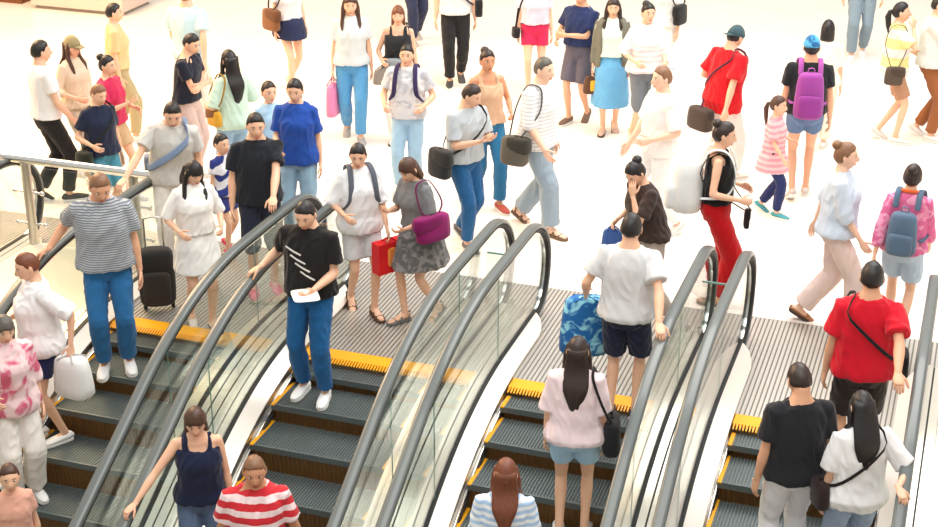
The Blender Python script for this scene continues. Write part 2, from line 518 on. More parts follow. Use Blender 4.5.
m.box(-24, 12, 1.80, 26, -0.30, 0.0)
m.box(-24, -10.14, -12, 1.80, -0.30, 0.0)
m.box(1.2, 12, -12, 1.80, -0.30, 0.0)
f = m.obj('floor', FLOOR, smooth=False); tag(f, kind='structure')
WALL = plain('warm_white_wall', (238, 230, 220), 0.6, var=0.03, vscale=0.5)
for nm, b in (('wall_back', (-24.2, 12.2, 26, 26.2, -0.3, 8.5)), ('wall_left', (-24.2, -24.0, -14, 26, -5, 8.5)), ('wall_right', (12.0, 12.2, -14, 26, -5, 8.5))):
    m = MB(); m.box(*b); tag(m.obj(nm, WALL, smooth=False), kind='structure')
m = MB(); m.box(-24, 12, -14, 26, -5.2, -5.0)
f = m.obj('floor_lower', plain('lower_floor_stone', (190, 176, 156), 0.35, var=0.05, vscale=1), smooth=False); tag(f, kind='structure')
# deck filling the wider gap under the guard rail
m = MB(); strip(m, -8.334, -0.004, -7.110, -0.004, 1.0, Y_END, 0.12)
m.box(-8.334, -7.110, 1.0, 1.80, -0.05, -0.001)
f = m.obj('trim_1', plain('cream_deck_panel', (236, 226, 204), 0.35, 0.1, var=0.03, vscale=2), sharp=40); tag(f, kind='structure')
# cream cladding outside the last balustrade
m = MB(); strip(m, 0.10, 0.0, 1.2, 0.0, 1.14, Y_END, 0.4)
m.box(0.10, 1.2, 1.14, 1.80, -0.30, 0.0)
f = m.obj('trim_2', plain('cream_cladding', (238, 232, 220), 0.35, 0.05, var=0.03, vscale=2), sharp=40); tag(f, kind='structure')

# guard rail
GR = empty('guard_rail', (-7.7, 0.97, 0), 'stainless guard rail with round post closing the gap beside the escalators', 'railing')
m = MB(); m.tube([(-0.85, 0.0, 0.95), (-0.72, 0.0, 0.95), (0.70, 0.0, 0.95), (0.82, 0.02, 0.95)], 0.042, 14); m.obj('top_rail', CHROME, GR)
for x in (-0.60, 0.55):
    m = MB(); m.tube([(x, 0.0, 0.0), (x, 0.0, 0.93)], 0.046, 16, round_ends=False); m.obj('post', STEEL, GR, sharp=50)
    for z in (0.30, 0.62):
        m = MB(); m.tube([(x - 0.14, 0.0, z), (x + 0.14, 0.0, z)], 0.012, 8); m.ell((x - 0.15, 0, z), (0.024, 0.024, 0.024)); m.ell((x + 0.15, 0, z), (0.024, 0.024, 0.024))
        m.obj('glass_clamp', CHROME, GR)
m = MB(); m.box(-0.44, 0.40, -0.006, 0.006, 0.12, 0.88); m.obj('glass_pane', GLASS, GR, smooth=False)

# low brown planter edge and pale display plinth at the far corner of the hall
PL = empty('planter_box', (-15.3, 9.75, 0), 'brown wooden planter box edge in the far corner of the pale floor', 'planter')
m = MB(); m.box(-1.2, 1.2, -0.4, 0.4, 0.0, 0.42); m.obj('box_body', plain('brown_planter_wood', (122, 72, 34), 0.45, var=0.2, vscale=9), PL, smooth=False)
m = MB(); m.box(-1.23, 1.23, -0.43, 0.43, 0.42, 0.46); m.obj('rim', plain('dark_planter_rim', (88, 50, 26), 0.4), PL, smooth=False)
KI = empty('display_plinth', (-13.0, 9.62, 0), 'low pinkish beige display plinth behind the person in crimson T-shirt', 'plinth')
m = MB(); m.box(-0.8, 0.8, -0.45, 0.45, 0.06, 0.36); m.obj('plinth_body', plain('plinth_beige', (216, 196, 182), 0.4, var=0.03), KI, smooth=False)
m = MB(); m.box(-0.75, 0.75, -0.40, 0.40, 0.0, 0.06); m.obj('toe_kick', plain('plinth_grey', (150, 140, 130), 0.5), KI, smooth=False)
m = MB(); m.box(-0.83, 0.83, -0.48, 0.48, 0.36, 0.39); m.obj('plinth_top', plain('plinth_top', (226, 210, 198), 0.25), KI, smooth=False)

# a small black trolley bag on the landing
TB = empty('trolley_bag', (-6.52, 0.20, 0), 'small black trolley bag standing on the ribbed landing by the white dress', 'bag', None, 0.5)
m = MB(); m.rbox(Matrix.Translation((0, 0, 0.33)), 0.16, 0.10, 0.27, p=4.0); m.obj('bag_body', fabric((38, 36, 36)), TB)
m = MB(); m.rbox(Matrix.Translation((0, -0.10, 0.26)), 0.12, 0.03, 0.15, p=4.0); m.obj('front_pocket', fabric((52, 48, 46)), TB)
m = MB(); m.tube([(-0.08, 0.09, 0.5), (-0.08, 0.09, 0.84), (0, 0.09, 0.86), (0.08, 0.09, 0.84), (0.08, 0.09, 0.5)], 0.010, 8); m.obj('pull_handle', STEEL, TB)
for sx in (-0.12, 0.12):
    m = MB(); m.tube([(sx - 0.015, 0.06, 0.036), (sx + 0.015, 0.06, 0.036)], 0.036, 12, round_ends=False); m.obj('wheel', DARK, TB, sharp=40)

# ------------------------------------------------------------------ people
RINGS = {
 'm': [(0.80, 0, .100, .085), (0.86, 0, .158, .112), (0.92, -.006, .171, .120), (0.98, 0, .163, .112), (1.05, .006, .152, .106), (1.14, .006, .154, .109),
       (1.24, .006, .168, .116), (1.32, 0, .178, .113), (1.375, -.006, .168, .096), (1.41, -.010, .128, .078), (1.445, -.012, .082, .064), (1.50, -.004, .056, .057), (1.56, .008, .053, .058)],
 'f': [(0.80, 0, .098, .085), (0.86, 0, .162, .112), (0.92, -.008, .173, .124), (0.98, -.002, .158, .110), (1.06, .004, .124, .090), (1.14, .008, .130, .094),
       (1.22, .018, .146, .116), (1.28, .016, .150, .114), (1.34, 0, .152, .095), (1.385, -.006, .146, .082), (1.42, -.010, .104, .064), (1.455, -.010, .060, .052), (1.50, -.004, .046, .048), (1.56, .008, .044, .049)],
}
RINGS['k'] = [(z, c, rx * 0.92, ry * 0.98) for z, c, rx, ry in RINGS['f']]
RINGS['k'] = [(z, c * 0.4, rx, ry) for z, c, rx, ry in RINGS['k']]

def lerp(a, b, t): return a + (b - a) * t
def sstep(t): t = max(0.0, min(1.0, t)); return t * t * (3 - 2 * t)
def torso_at(g, z):
    R = RINGS[g]
    if z <= R[0][0]: return R[0][1:]
    for a, b in zip(R[:-1], R[1:]):
        if a[0] <= z <= b[0]:
            t = (z - a[0]) / (b[0] - a[0])
            return tuple(lerp(a[i], b[i], t) for i in (1, 2, 3))
    return R[-1][1:]

def ik(a, b, l1, l2, pole):
    d = b - a; L = max(0.12, min(d.length, l1 + l2 - 0.003)); u = d.normalized(); b = a + u * L
    c = max(-1, min(1, (l1 * l1 + L * L - l2 * l2) / (2 * l1 * L)))
    p = pole - u * pole.dot(u)
    p = p.normalized() if p.length > 1e-6 else u.orthogonal().normalized()
    return a + u * (l1 * c) + p * (l1 * math.sqrt(1 - c * c)), b

def head_pt(d):
    x, y, z = d.x * .074, d.y * .094, d.z * .116
    if d.z < -.15:
        t = min(1, (-d.z - .15) / .85); x *= 1 - .36 * t
        if d.y < 0: y *= 1 - .55 * t
    if d.y > 0:
        y *= .96
        f = min(1.0, d.y * 3)
        g = math.exp(-(x / .013) ** 2)
        r = sstep((.026 - z) / .05) * sstep((z + .048) / .014)
        y += f * g * .026 * r
        y -= f * .008 * math.exp(-((abs(x) - .030) / .015) ** 2 - ((z - .010) / .013) ** 2)
        y += f * .003 * math.exp(-((z - .034) / .010) ** 2)
        y += f * .005 * math.exp(-(x / .024) ** 2 - ((z + .064) / .012) ** 2)
        y += f * .008 * math.exp(-(x / .022) ** 2 - ((z + .099) / .016) ** 2)
    return V((x, y, z))

def sphere_grid(fn, rows, seg):
    rings = []
    for i in range(rows):
        t = PI * (i + .5) / rows
        rings.append([fn(V((math.sin(t) * math.sin(2 * PI * j / seg), math.sin(t) * math.cos(2 * PI * j / seg), -math.cos(t)))) for j in range(seg)])
    return rings

HAIRLINE = {  # elevation of the hair edge at azimuth front, temple, ear, behind ear, back
 'short': (.60, .46, .10, -.30, -.46), 'cap': (.40, .30, .0, -.35, -.5), 'bald': (.9, .75, .1, -.3, -.5),
 'long': (.50, .30, -.30, -.75, -.8), 'bangs': (.20, .12, -.45, -.75, -.8), 'pony': (.58, .42, .04, -.40, -.55), 'bun': (.58, .42, .04, -.40, -.55), 'bob': (.34, .18, -.55, -.85, -.9)}
def hair_cover(d, style):
    az = abs(math.atan2(d.x, d.y)); H = HAIRLINE[style]; d = V((d.x, d.y, d.z + .07 * noise.noise(V((d.x * 9, d.y * 9, 3)))))
    ks = (0.0, 0.95, 1.45, 1.9, PI)
    for i in range(4):
        if ks[i] <= az <= ks[i + 1]:
            z0 = lerp(H[i], H[i + 1], sstep((az - ks[i]) / (ks[i + 1] - ks[i])))
            break
    return sstep((d.z - z0 + .05) / .14)

def make_hand(mb, w, a, n, s, k, curl):
    """w wrist, a finger direction, n the way the palm faces, s +1 for the arm on +X; k size"""
    a = a.normalized(); n = (n - a * n.dot(a)).normalized(); t = a.cross(n) * s
    # t must point to the thumb side
    flat = t
    mb.tube([w - a * .02 * k, w + a * .015 * k, w + a * .05 * k, w + a * .085 * k], [(.024 * k, .019 * k), (.029 * k, .017 * k), (.039 * k, .015 * k), (.037 * k, .012 * k)], 10, 0, True, flat=flat)
    for off, ln, base in ((.028, .070, .088), (.010, .078, .092), (-.009, .072, .090), (-.027, .056, .082)):
        p = w + a * base * k + t * off * k; pts = [p - a * .012 * k]; ang = 0
        for q, (sh, dg) in enumerate(((.45, 26), (.31, 40), (.24, 30))):
            ang += math.radians(dg) * curl
            p = p + (a * math.cos(ang) + n * math.sin(ang)) * ln * sh * k; pts.append(p)
        mb.tube(pts, [.0090 * k, .0086 * k, .0080 * k, .0066 * k], 6)
    b = w + a * .028 * k + t * .026 * k
    d1 = (a * .62 + t * .72 + n * .30).normalized(); d2 = (a * .80 + t * .30 + n * (.25 + .3 * curl)).normalized()
    mb.tube([b - d1 * .012 * k, b + d1 * .034 * k, b + d1 * .034 * k + d2 * .030 * k, b + d1 * .034 * k + d2 * .052 * k], [.0125 * k, .0110 * k, .0098 * k, .0075 * k], 6)

SKINS = {'a': (232, 186, 156), 'b': (222, 170, 138), 'c': (206, 150, 116), 'd': (240, 200, 174)}
HAIRS = {'black': (26, 23, 24), 'brown': (74, 48, 36), 'dark': (44, 32, 28), 'red': (112, 62, 40), 'tan': (128, 92, 66), 'grey': (90, 86, 80)}
P_COUNT = [0]

class Person: pass

def build_person(d):
    P_COUNT[0] += 1; seed = P_COUNT[0] * 1.37
    g = d.get('g', 'f'); s = d['h'] / 1.70; vox = d.get('vox', .012) / s
    M = Matrix.Translation(d['loc']) @ Matrix.Rotation(d['rz'], 4, 'Z') @ Matrix.Scale(s, 4)
    Mi = M.inverted()
    P = Person(); P.M = M; P.g = g; P.s = s
    lean, side, twist = (math.radians(a) for a in d.get('lean', (0, 0, 0)))
    def spine(p):
        p = V(p); w = sstep((p.z - .90) / .38)
        R = Matrix.Rotation(-lean * w, 3, 'X') @ Matrix.Rotation(side * w, 3, 'Y') @ Matrix.Rotation(twist * w, 3, 'Z')
        o = V((0, 0, .95)); return R @ (p - o) + o
    P.spine = spine
    SR = Matrix.Rotation(-lean, 3, 'X') @ Matrix.Rotation(side, 3, 'Y') @ Matrix.Rotation(twist, 3, 'Z')
    hy, hp = (math.radians(a) for a in d.get('head', (0, 0)))
    HR = SR @ Matrix.Rotation(hy, 3, 'Z') @ Matrix.Rotation(-hp, 3, 'X')
    neck = spine((0, 0, 1.48)); hs = d.get('hs', 1.0)
    def headp(p): return neck + HR @ ((V(p) + V((0, .015, .092))) * hs)
    P.headp = headp
    top = d['top']; bot = d.get('bot'); shoes = d.get('shoes', ('sneaker', (230, 230, 228)))
    body, ex = MB(), MB()
    ts = .012 if top[0] != 'none' else 0
    def rings(z0, z1, ease, n=15, e0=0.0, seg=22, sq=2.3):
        out = []
        for i in range(n):
            z = lerp(z0, z1, i / (n - 1)); c, rx, ry = torso_at(g, z)
            if e0 > 0:   # cloth hangs from the chest instead of following the waist in
                rx = max(rx, torso_at(g, 1.25)[1] - .012) if z < 1.25 else rx
                ry = max(ry, torso_at(g, 1.25)[2] - .010) if z < 1.25 else ry
            e = (ease * (1 - .55 * sstep((z - 1.16) / .22)) + e0 * (1 - i / (n - 1)) ** 1.5) if ease > 0 else ease
            rr = []
            for j in range(seg):
                a = 2 * PI * j / seg; ca, sa = math.cos(a), math.sin(a)
                q = (abs(ca) ** sq + abs(sa) ** sq) ** (-1 / sq)
                rr.append(spine((ca * q * (rx + e), c + sa * q * (ry + e), z)))
            out.append(rr)
        return out
    P.rings = rings
    body.loft(rings(.80, 1.42, -.010, 12)); body.loft(rings(1.38, 1.56, 0, 7))
    # arms
    sw = .168 if g == 'm' else .144 if g == 'f' else .136
    ak = 1.0 if g == 'm' else .84
    P.hand = {}; arms = {}
    for sd, key in ((-1, 'al'), (1, 'ar')):
        spec = d.get(key, 'down'); sh = spine((sd * sw, -.004, 1.375))
        pole = V((sd * .45, -1, -.25)); curl = .55; n = V((-sd, .15, -.1)); hdir = None
        if spec == 'down': t = V((sd * (sw + .075), .03, .835))
        elif spec == 'fwd': t = V((sd * (sw + .05), .21, .90))
        elif spec == 'back': t = V((sd * (sw + .07), -.19, .88))
        elif spec == 'hold': t = V((sd * .13, .27, 1.05)); curl = 1.0; n = V((-sd * .6, .1, .6))
        elif spec == 'phone': pole = V((sd * .5, -.3, -1)); t = V((sd * .07, .29, 1.20)); curl = 1.1; n = V((-sd * .4, .2, .8))
        elif spec == 'strap': t = V((sd * .13, .15, 1.22)); curl = 1.2; n = V((0, -1, 0)); hdir = V((-sd * .3, .1, 1))
        elif spec == 'face': pole = V((sd * .45, .1, -1)); t = V((sd * .09, .16, 1.42)); curl = .9; n = V((-sd * .6, -.6, 0)); hdir = V((-sd * .1, .05, 1))
        elif spec == 'cross': t = V((-sd * .10, .20, 1.12)); curl = .6; n = V((0, -1, -.2)); hdir = V((-sd, .05, 0)); pole = V((sd, -.1, -.7))
        elif spec == 'bend': t = V((sd * (sw + .05), .20, 1.06)); curl = .9; n = V((-sd, 0, -.3))
        elif spec[0] == 'rail':
            p = Mi @ (V(spec[1]) + V((0, 0, .008))); u = (p - sh); u.z *= .35; u.normalize()
            t = p - u * (.072 / 1.0) + V((0, 0, .030)); curl = 1.0; n = V((0, 0, -1)); hdir = u * 1.0 + V((0, 0, -.12)); pole = V((sd * .6, -.7, -.9))
        else: t = V(spec[1:4]); n = V(spec[4:7]) if len(spec) > 6 else n; curl = .8
        if spec in ('hold', 'phone', 'strap', 'face', 'cross', 'bend'): t = spine(t)
        el, wr = ik(sh, t, .285, .250, pole)
        P.hand[sd] = (wr, (wr - el).normalized())
        arms[sd] = (sh, el, wr)
        cv = .82 if top[0] != 'none' and top[3] > .4 else 1.0
        body.tube([sh, sh.lerp(el, .25), sh.lerp(el, .6), el], [.050 * ak * cv, .050 * ak * cv, .043 * ak * cv, .037 * ak], 12)
        body.tube([el, el.lerp(wr, .28), el.lerp(wr, .7), wr], [.0375 * ak, .0400 * ak, .0310 * ak, .0245 * ak], 12)
        hd = hdir if hdir is not None else (wr - el)
        make_hand(ex, wr, hd, n, sd, (1.0 if g == 'm' else .9) * (1.0 if g != 'k' else .95), curl)
        P.hand[sd] = (wr + hd.normalized() * .075, hd.normalized())
    P.arms = arms
    # legs
    legs = d.get('legs', ('stand',)); stride = 0; lk = 1.0 if g == 'm' else .97
    feet = {}
    if legs[0] == 'walk':
        stride = legs[1]; lead = legs[2]
        for sd in (-1, 1):
            f = sd == lead
            feet[sd] = (V((sd * .075, stride if f else -stride, .088 if f else .125)), 0.0 if f else .55)
    elif legs[0] == 'feet':
        for sd, p in ((-1, legs[1]), (1, legs[2])): feet[sd] = (V(p[:3]), p[3] if len(p) > 3 else 0.0)
    else:
        o = legs[1] if len(legs) > 1 else .02
        for sd in (-1, 1): feet[sd] = (V((sd * .095, sd * o, .088)), 0.0)
    cover = bot[0] if bot else ''
    legt = .80 if cover in ('trousers', 'wide') else .90 if cover in ('shorts', 'skirt') else 1.0
    L = {}
    drop = .012 + stride * .10
    for sd in (-1, 1):
        hip = V((sd * .088, 0, .905 - drop * .5)); an, pit = feet[sd]
        kn, an = ik(hip, an, .428, .420, V((sd * .06, 1, 0)))
        L[sd] = (hip, kn, an, pit)
        body.tube([hip, hip.lerp(kn, .3), hip.lerp(kn, .7), kn], [.086 * legt, .083 * legt * lk, .065 * legt * lk, .052 * legt * lk], 14)
        body.tube([kn, kn.lerp(an, .12), kn.lerp(an, .32), kn.lerp(an, .72), an], [.050 * legt, .051 * legt, .0545 * legt * lk, .040 * legt, .034], 12)
        fr = Matrix.Rotation(sd * -.12, 3, 'Z') @ Matrix.Rotation(-pit, 3, 'X')
        fp = lambda y, z: an + fr @ V((0, y, z - .088))
        body.tube([fp(-.050, .040), fp(-.01, .052), fp(.06, .046), fp(.125, .030), fp(.170, .024)], [(.026, .026), (.033, .036), (.037, .030), (.040, .015), (.030, .010)], 10, 0, True, flat=fr @ V((1, 0, 0)))
    P.legs = L
    # head: skull with face, ears, eyes, brows, lips
    def hp(dv): return headp(head_pt(dv))
    ex.loft(sphere_grid(hp, 24, 30))
    for sd in (-1, 1):
        ey = head_pt(V((sd * .40, .905, .08)).normalized()).y
        ex.ell(headp((sd * .030, ey - .0035, .010)), (.0135 * hs, .0090 * hs, .0080 * hs), 2, 8, 6, HR)
        ex.ell(headp((sd * .030, ey + .0030, .010)), (.0062 * hs, .0040 * hs, .0066 * hs), 3, 8, 6, HR)
        ex.tube([headp((sd * .016, ey + .0085, .0285)), headp((sd * .030, ey + .0095, .0325)), headp((sd * .045, ey + .0015, .0285))], [.0028, .0034, .0018], 6, 4)
        ex.ell(headp((sd * .0755, -.004, .0)), (.008 * hs, .019 * hs, .030 * hs), 0, 8, 7, HR @ Matrix.Rotation(sd * .25, 3, 'Z'))
    ly = head_pt(V((0, .85, -.54)).normalized()).y
    ex.ell(headp((0, ly - .001, -.0605)), (.0220 * hs, .0050 * hs, .0042 * hs), 1, 10, 6, HR)
    ex.ell(headp((0, ly - .001, -.0680)), (.0190 * hs, .0055 * hs, .0048 * hs), 1, 10, 6, HR)
    sk = SKINS[d.get('skin', 'a')]; hc = HAIRS[d['hair'][1]]
    mats = [skin_mat(sk), plain('lip_%s' % d.get('skin', 'a'), (sk[0] - 26, sk[1] - 58, sk[2] - 48), .45), plain('eye_white', (226, 222, 216), .2), plain('eye_iris', (28, 20, 16), .15), hair_mat(hc)]
    o = later('person', body, vox, 3, mats, None, ex)
    o.matrix_world = M
    tag(o, d['label'], 'person')
    P.o = o
    # hair
    style = d['hair'][0]
    if style != 'none':
        hm = MB(); th = {'short': .085, 'bald': .03, 'cap': .04}.get(style, .105)
        def hpt(dv):
            c = hair_cover(dv, style); q = head_pt(dv)
            if dv.y > 0: q.y = lerp(q.y, dv.y * .090, .9)
            k = lerp(.86, 1 + th + .018 * noise.noise(dv * 4 + V((seed, 0, 0))) + .022 * noise.noise(V((dv.x * 14, dv.y * 14, dv.z * 5 + seed))), c)
            q = q * k
            if c > .5 and dv.y < 0: q.y *= 1.03
            return headp(q)
        hm.loft(sphere_grid(hpt, 30, 40))
        if style in ('long', 'bangs'):
            ln = d.get('hlen', .36); rr = []
            for i in range(12):
                t = i / 11; z = lerp(.055, -ln, t)
                up = headp((0, -.062 - .012 * t, z)); zz = 1.572 + z
                c, rx, ry = torso_at(g, max(.8, min(1.5, zz)))
                dn = spine((0, min(-.075, c - ry - .034), zz)); q = up.lerp(dn, sstep((t - .25) / .4))
                w = lerp(.074, .092, sstep(t * 2.5)) * (1 - .55 * sstep((t - .55) / .45)); dp = lerp(.046, .026, sstep(t * 1.6)) * (1 - .4 * t)
                rr.append([q + SR @ V((w * math.cos(2 * PI * j / 16) * (1 + .05 * noise.noise(V((j, t * 4, seed)))), dp * math.sin(2 * PI * j / 16), 0)) for j in range(16)])
            hm.loft(rr)
            for sd in (-1, 1):
                hm.tube([headp((sd * .066, .012, .05)), headp((sd * .080, .006, -.03)), headp((sd * .084, .004, -.11)), spine((sd * .098, .085, 1.36)), spine((sd * .090, .118, 1.25))], [.018, .024, .025, .022, .008], 8)
        elif style == 'bob':
            rr = []
            for i in range(7):
                t = i / 6; z = lerp(.03, -.125, t); rr.append([headp((.083 * (1 + .06 * t) * math.cos(2 * PI * j / 18), -.022 + .082 * math.sin(2 * PI * j / 18) if math.sin(2 * PI * j / 18) < 0 else -.022 + .028 * math.sin(2 * PI * j / 18), z)) for j in range(18)])
            hm.loft(rr)
        elif style == 'pony':
            hm.tube([headp((0, -.080, .025)), headp((0, -.128, .010)), headp((0, -.148, -.05)), headp((0, -.142, -.16)), headp((.01, -.125, -.29))], [.020, .026, .036, .030, .008], 10)
        elif style == 'bun':
            hm.ell(headp((0, -.080, .092)), (.046 * hs, .046 * hs, .042 * hs), 0, 12, 9, HR)
        hm.obj('hair', hair_mat(hc), o)
    if d.get('cap'):
        cm = MB()
        def cpt(dv):
            z = max(dv.z, .12); q = head_pt(V((dv.x, dv.y, z))); k = 1.13 if dv.z > .12 else .95
            q = V((dv.x * .074 * k * 1.06, dv.y * .094 * k, max(.012, dv.z * .116 * 1.17)))
            return headp(q)
        cm.loft(sphere_grid(cpt, 20, 24))
        cap = cm.obj('cap', fabric(d['cap'][0], *(d['cap'][2:] if len(d['cap']) > 2 else ())), o)
        vm = MB(); rr = []
        fy = 1 if d['cap'][1] == 'front' else -1
        for i in range(6):
            t = i / 5; rr.append([headp((.070 * (1 - .45 * t * t) * x, fy * (.075 + .095 * t * math.sqrt(max(0, 1 - .35 * x * x))), .030 - .018 * t + zz - .010 * x * x)) for x, zz in ((-1, 0), (-.5, .004), (0, .006), (.5, .004), (1, 0), (.5, -.002), (0, 0), (-.5, -.002))])
        vm.loft(rr); vm.obj('visor', fabric(d['cap'][0]), cap)
    # clothes
    def cloth(name, mb, m, disp=.010, freq=8.0, v=.85, sm=3):
        return later(name, mb, vox * v, sm, [m], o, None, disp, freq, seed + len(name))
    def mk(c): return fabric(*c) if isinstance(c[0], (list, tuple)) else fabric(c)
    if top[0] != 'none':
        name, c, hem, slv = top[:4]; ease = top[4] if len(top) > 4 else .020
        mb = MB()
        if slv <= 0.05:
            mb.loft(rings(hem, 1.335, ease, 14, .012))
            for sd in (-1, 1):
                mb.tube([spine((sd * .085, .080, 1.29)), spine((sd * .088, .055, 1.40)), spine((sd * .085, .0, 1.425)), spine((sd * .088, -.075, 1.38)), spine((sd * .085, -.085, 1.29))], [.026, .022, .022, .022, .026], 8)
        else:
            mb.loft(rings(hem, 1.425, ease, 16, .014))
            mb.loft(rings(1.36, 1.447, ease * .6, 5))
            for sd in (-1, 1):
                sh, el, wr = arms[sd]; k = ease * .55 + .005
                if slv <= 1:
                    e = sh.lerp(el, slv); mb.tube([sh.lerp(spine((0, 0, 1.36)), .25), sh, sh.lerp(el, slv * .5), e], [.050 * ak + k * .4, .051 * ak + k * .7, .050 * ak + k * .95, .047 * ak + k * 1.25], 14, 0, False)
                else:
                    mb.tube([sh.lerp(spine((0, 0, 1.36)), .25), sh, sh.lerp(el, .5), el], [.050 * ak + k * .4, .051 * ak + k * .7, .046 * ak + k, .040 * ak + k], 14)
                    e = el.lerp(wr, slv - 1); mb.tube([el, el.lerp(wr, (slv - 1) * .5), e], [.040 * ak + k, .040 * ak + k, .033 * ak + k * .9], 14, 0, False)
        if name == 'dress':
            hz = top[5]; rr = []
            for i in range(9):
                t = i / 8; z = lerp(1.04, hz, t); w = lerp(torso_at(g, 1.04)[1] + ease, .185 + top[6] * t, sstep(t * 2)); dp = lerp(torso_at(g, 1.04)[2] + ease, .135 + top[6] * t * .8 + stride * .45 * t, sstep(t * 2))
                rr.append([spine((w * math.cos(2 * PI * j / 24) * (1 + .035 * math.sin(j * PI / 2 * 2.2) * t), dp * math.sin(2 * PI * j / 24), z)) for j in range(24)])
            mb.loft(rr)
        cloth(name, mb, mk(c), .020 + ease * .10, 7.5)
        if top[0] == 'hoodie' or d.get('collar'):
            q = MB(); q.tube([spine((.075 * math.cos(a), -.01 + .065 * math.sin(a), 1.452 - .020 * math.sin(a))) for a in [2 * PI * i / 14 for i in range(15)]], .014, 8, 0, False)
            q.obj('collar', mk(d.get('collar', c)), o)
    if bot:
        name, c, par = bot[0], bot[1], (bot[2] if len(bot) > 2 else None)
        mb = MB()
        if name in ('trousers', 'wide', 'shorts'):
            mb.loft(rings(.80, 1.03, .014, 8))
            for sd in (-1, 1):
                hip, kn, an, pit = L[sd]
                if name == 'shorts':
                    f = par or .62; e = hip.lerp(kn, f)
                    mb.tube([hip, hip.lerp(kn, f * .5), e], [.096, .094, .090], 14, 0, False)
                    if f >= .95: mb.tube([hip.lerp(kn, .7), kn], [.085, .078], 14)
                else:
                    wd = .028 if name == 'wide' else .010; f = par or .93
                    mb.tube([hip, hip.lerp(kn, .4), hip.lerp(kn, .75), kn], [.096, .090 + wd * .3, .074 + wd * .7, .064 + wd], 14)
                    mb.tube([kn, kn.lerp(an, .35), kn.lerp(an, f * .8), kn.lerp(an, f)], [.064 + wd, .064 + wd, .052 + wd * 1.3, .048 + wd * 1.5], 14, 0, False)
            cloth('trousers' if name == 'wide' else name, mb, mk(c), .017, 8.5)
        elif name == 'skirt':
            hz, fl = par; rr = []
            for i in range(11):
                t = i / 10; z = lerp(1.05, hz, t); a0 = torso_at(g, 1.05)
                w = lerp(a0[1] + .014, .182 + fl * t, sstep(t * 2.6)); dp = lerp(a0[2] + .014, .158 + fl * t * .8 + stride * .75 * t, sstep(t * 2.6))
                rr.append([spine((w * math.cos(2 * PI * j / 28) * (1 + .04 * math.sin(j * PI * .9) * t), dp * math.sin(2 * PI * j / 28), z)) for j in range(28)])
            mb.loft(rr); cloth('skirt', mb, mk(c), .016, 7.0)
    # shoes
    if shoes and not d.get('nofeet'):
        kind, c = shoes[0], shoes[1]
        for sd in (-1, 1):
            hip, kn, an, pit = L[sd]
            fr = Matrix.Rotation(sd * -.12, 3, 'Z') @ Matrix.Rotation(-pit, 3, 'X')
            fp = lambda x, y, z: an + fr @ V((x, y, z - .088))
            out = [(-.062, .024), (-.045, .036), (.0, .039), (.06, .041), (.12, .048), (.165, .043), (.19, .028), (.20, .012)]
            sm = MB(); rr = []
            for z in (0.0, .004, .018, .022):
                k = .96 if z in (0.0, .022) else 1.0
                rr.append([fp(w * k, y, z) for y, w in out] + [fp(-w * k, y, z) for y, w in reversed(out)])
            sm.loft(rr)
            if kind == 'sandal':
                up = MB()
                for yy, hh in ((.12, .046), (.06, .066)):
                    up.tube([fp(-.044, yy, .02), fp(-.034, yy - .005, hh * .8), fp(0, yy - .01, hh), fp(.034, yy - .005, hh * .8), fp(.044, yy, .02)], [(.014, .006)] * 5, 8, 0, True, flat=fr @ V((0, 1, 0)))
                up.tube([fp(-.036, -.02, .02), fp(-.036, -.03, .07), fp(0, -.062, .085), fp(.036, -.03, .07), fp(.036, -.02, .02)], [(.010, .005)] * 5, 8, 0, True, flat=V((0, 0, 1)))
                so = sm.obj('shoe', plain('sole_%02x%02x%02x' % tuple(c), c, .6), o, sharp=50)
                up.obj('strap', plain('leather_%02x%02x%02x' % tuple(c), c, .5), so)
            else:
                up = MB(); hi = {'sneaker': .085, 'flat': .052, 'boot': .14}[kind]; b = .0 if kind != 'flat' else -.004
                prof = [(-.060, .018, .030), (-.045, .033, hi * .5), (-.01, .039, hi * .52), (.05, .041, hi * .46), (.10, .044, .032), (.15, .042, .024), (.185, .026, .018)]
                up.tube([fp(0, y, .016 + hz * .75) for y, w, hz in prof], [(w + .003 + b, hz * .78) for y, w, hz in prof], 12, 0, True, flat=fr @ V((1, 0, 0)))
                so = up.obj('shoe', plain('shoe_%02x%02x%02x' % tuple(c), c, .55), o)
                sm.obj('sole', plain('sole_white' if kind == 'sneaker' else 'sole_dark', (236, 234, 230) if kind == 'sneaker' else (60, 50, 44), .6), so, sharp=50)
    return P

# ------------------------------------------------------------------ things people carry
def to_world(mb, M, loc):
    l = V(loc); mb.v = [tuple((M @ V(p)) - l) for p in mb.v]; return mb

def smooth_path(pts, n=4):
    pts = [V(p) for p in pts]; out = []
    for i in range(len(pts) - 1):
        a, b, c, d = pts[max(i - 1, 0)], pts[i], pts[i + 1], pts[min(i + 2, len(pts) - 1)]
        for k in range(n):
            t = k / n
            out.append(.5 * ((2 * b) + (c - a) * t + (2 * a - 5 * b + 4 * c - d) * t * t + (3 * b - a - 3 * c + d) * t ** 3))
    return out + [pts[-1]]

def ribbon(mb, pts, w, th, up):
    pts = smooth_path(pts) if len(pts) < 12 else pts
    mb.tube([V(p) for p in pts], [(w, th)] * len(pts), 8, 0, True, flat=up)

def torso_pt(P, a, z, off):
    c, rx, ry = torso_at(P.g, z); return P.spine(((rx + off) * math.cos(a), c + (ry + off) * math.sin(a), z))

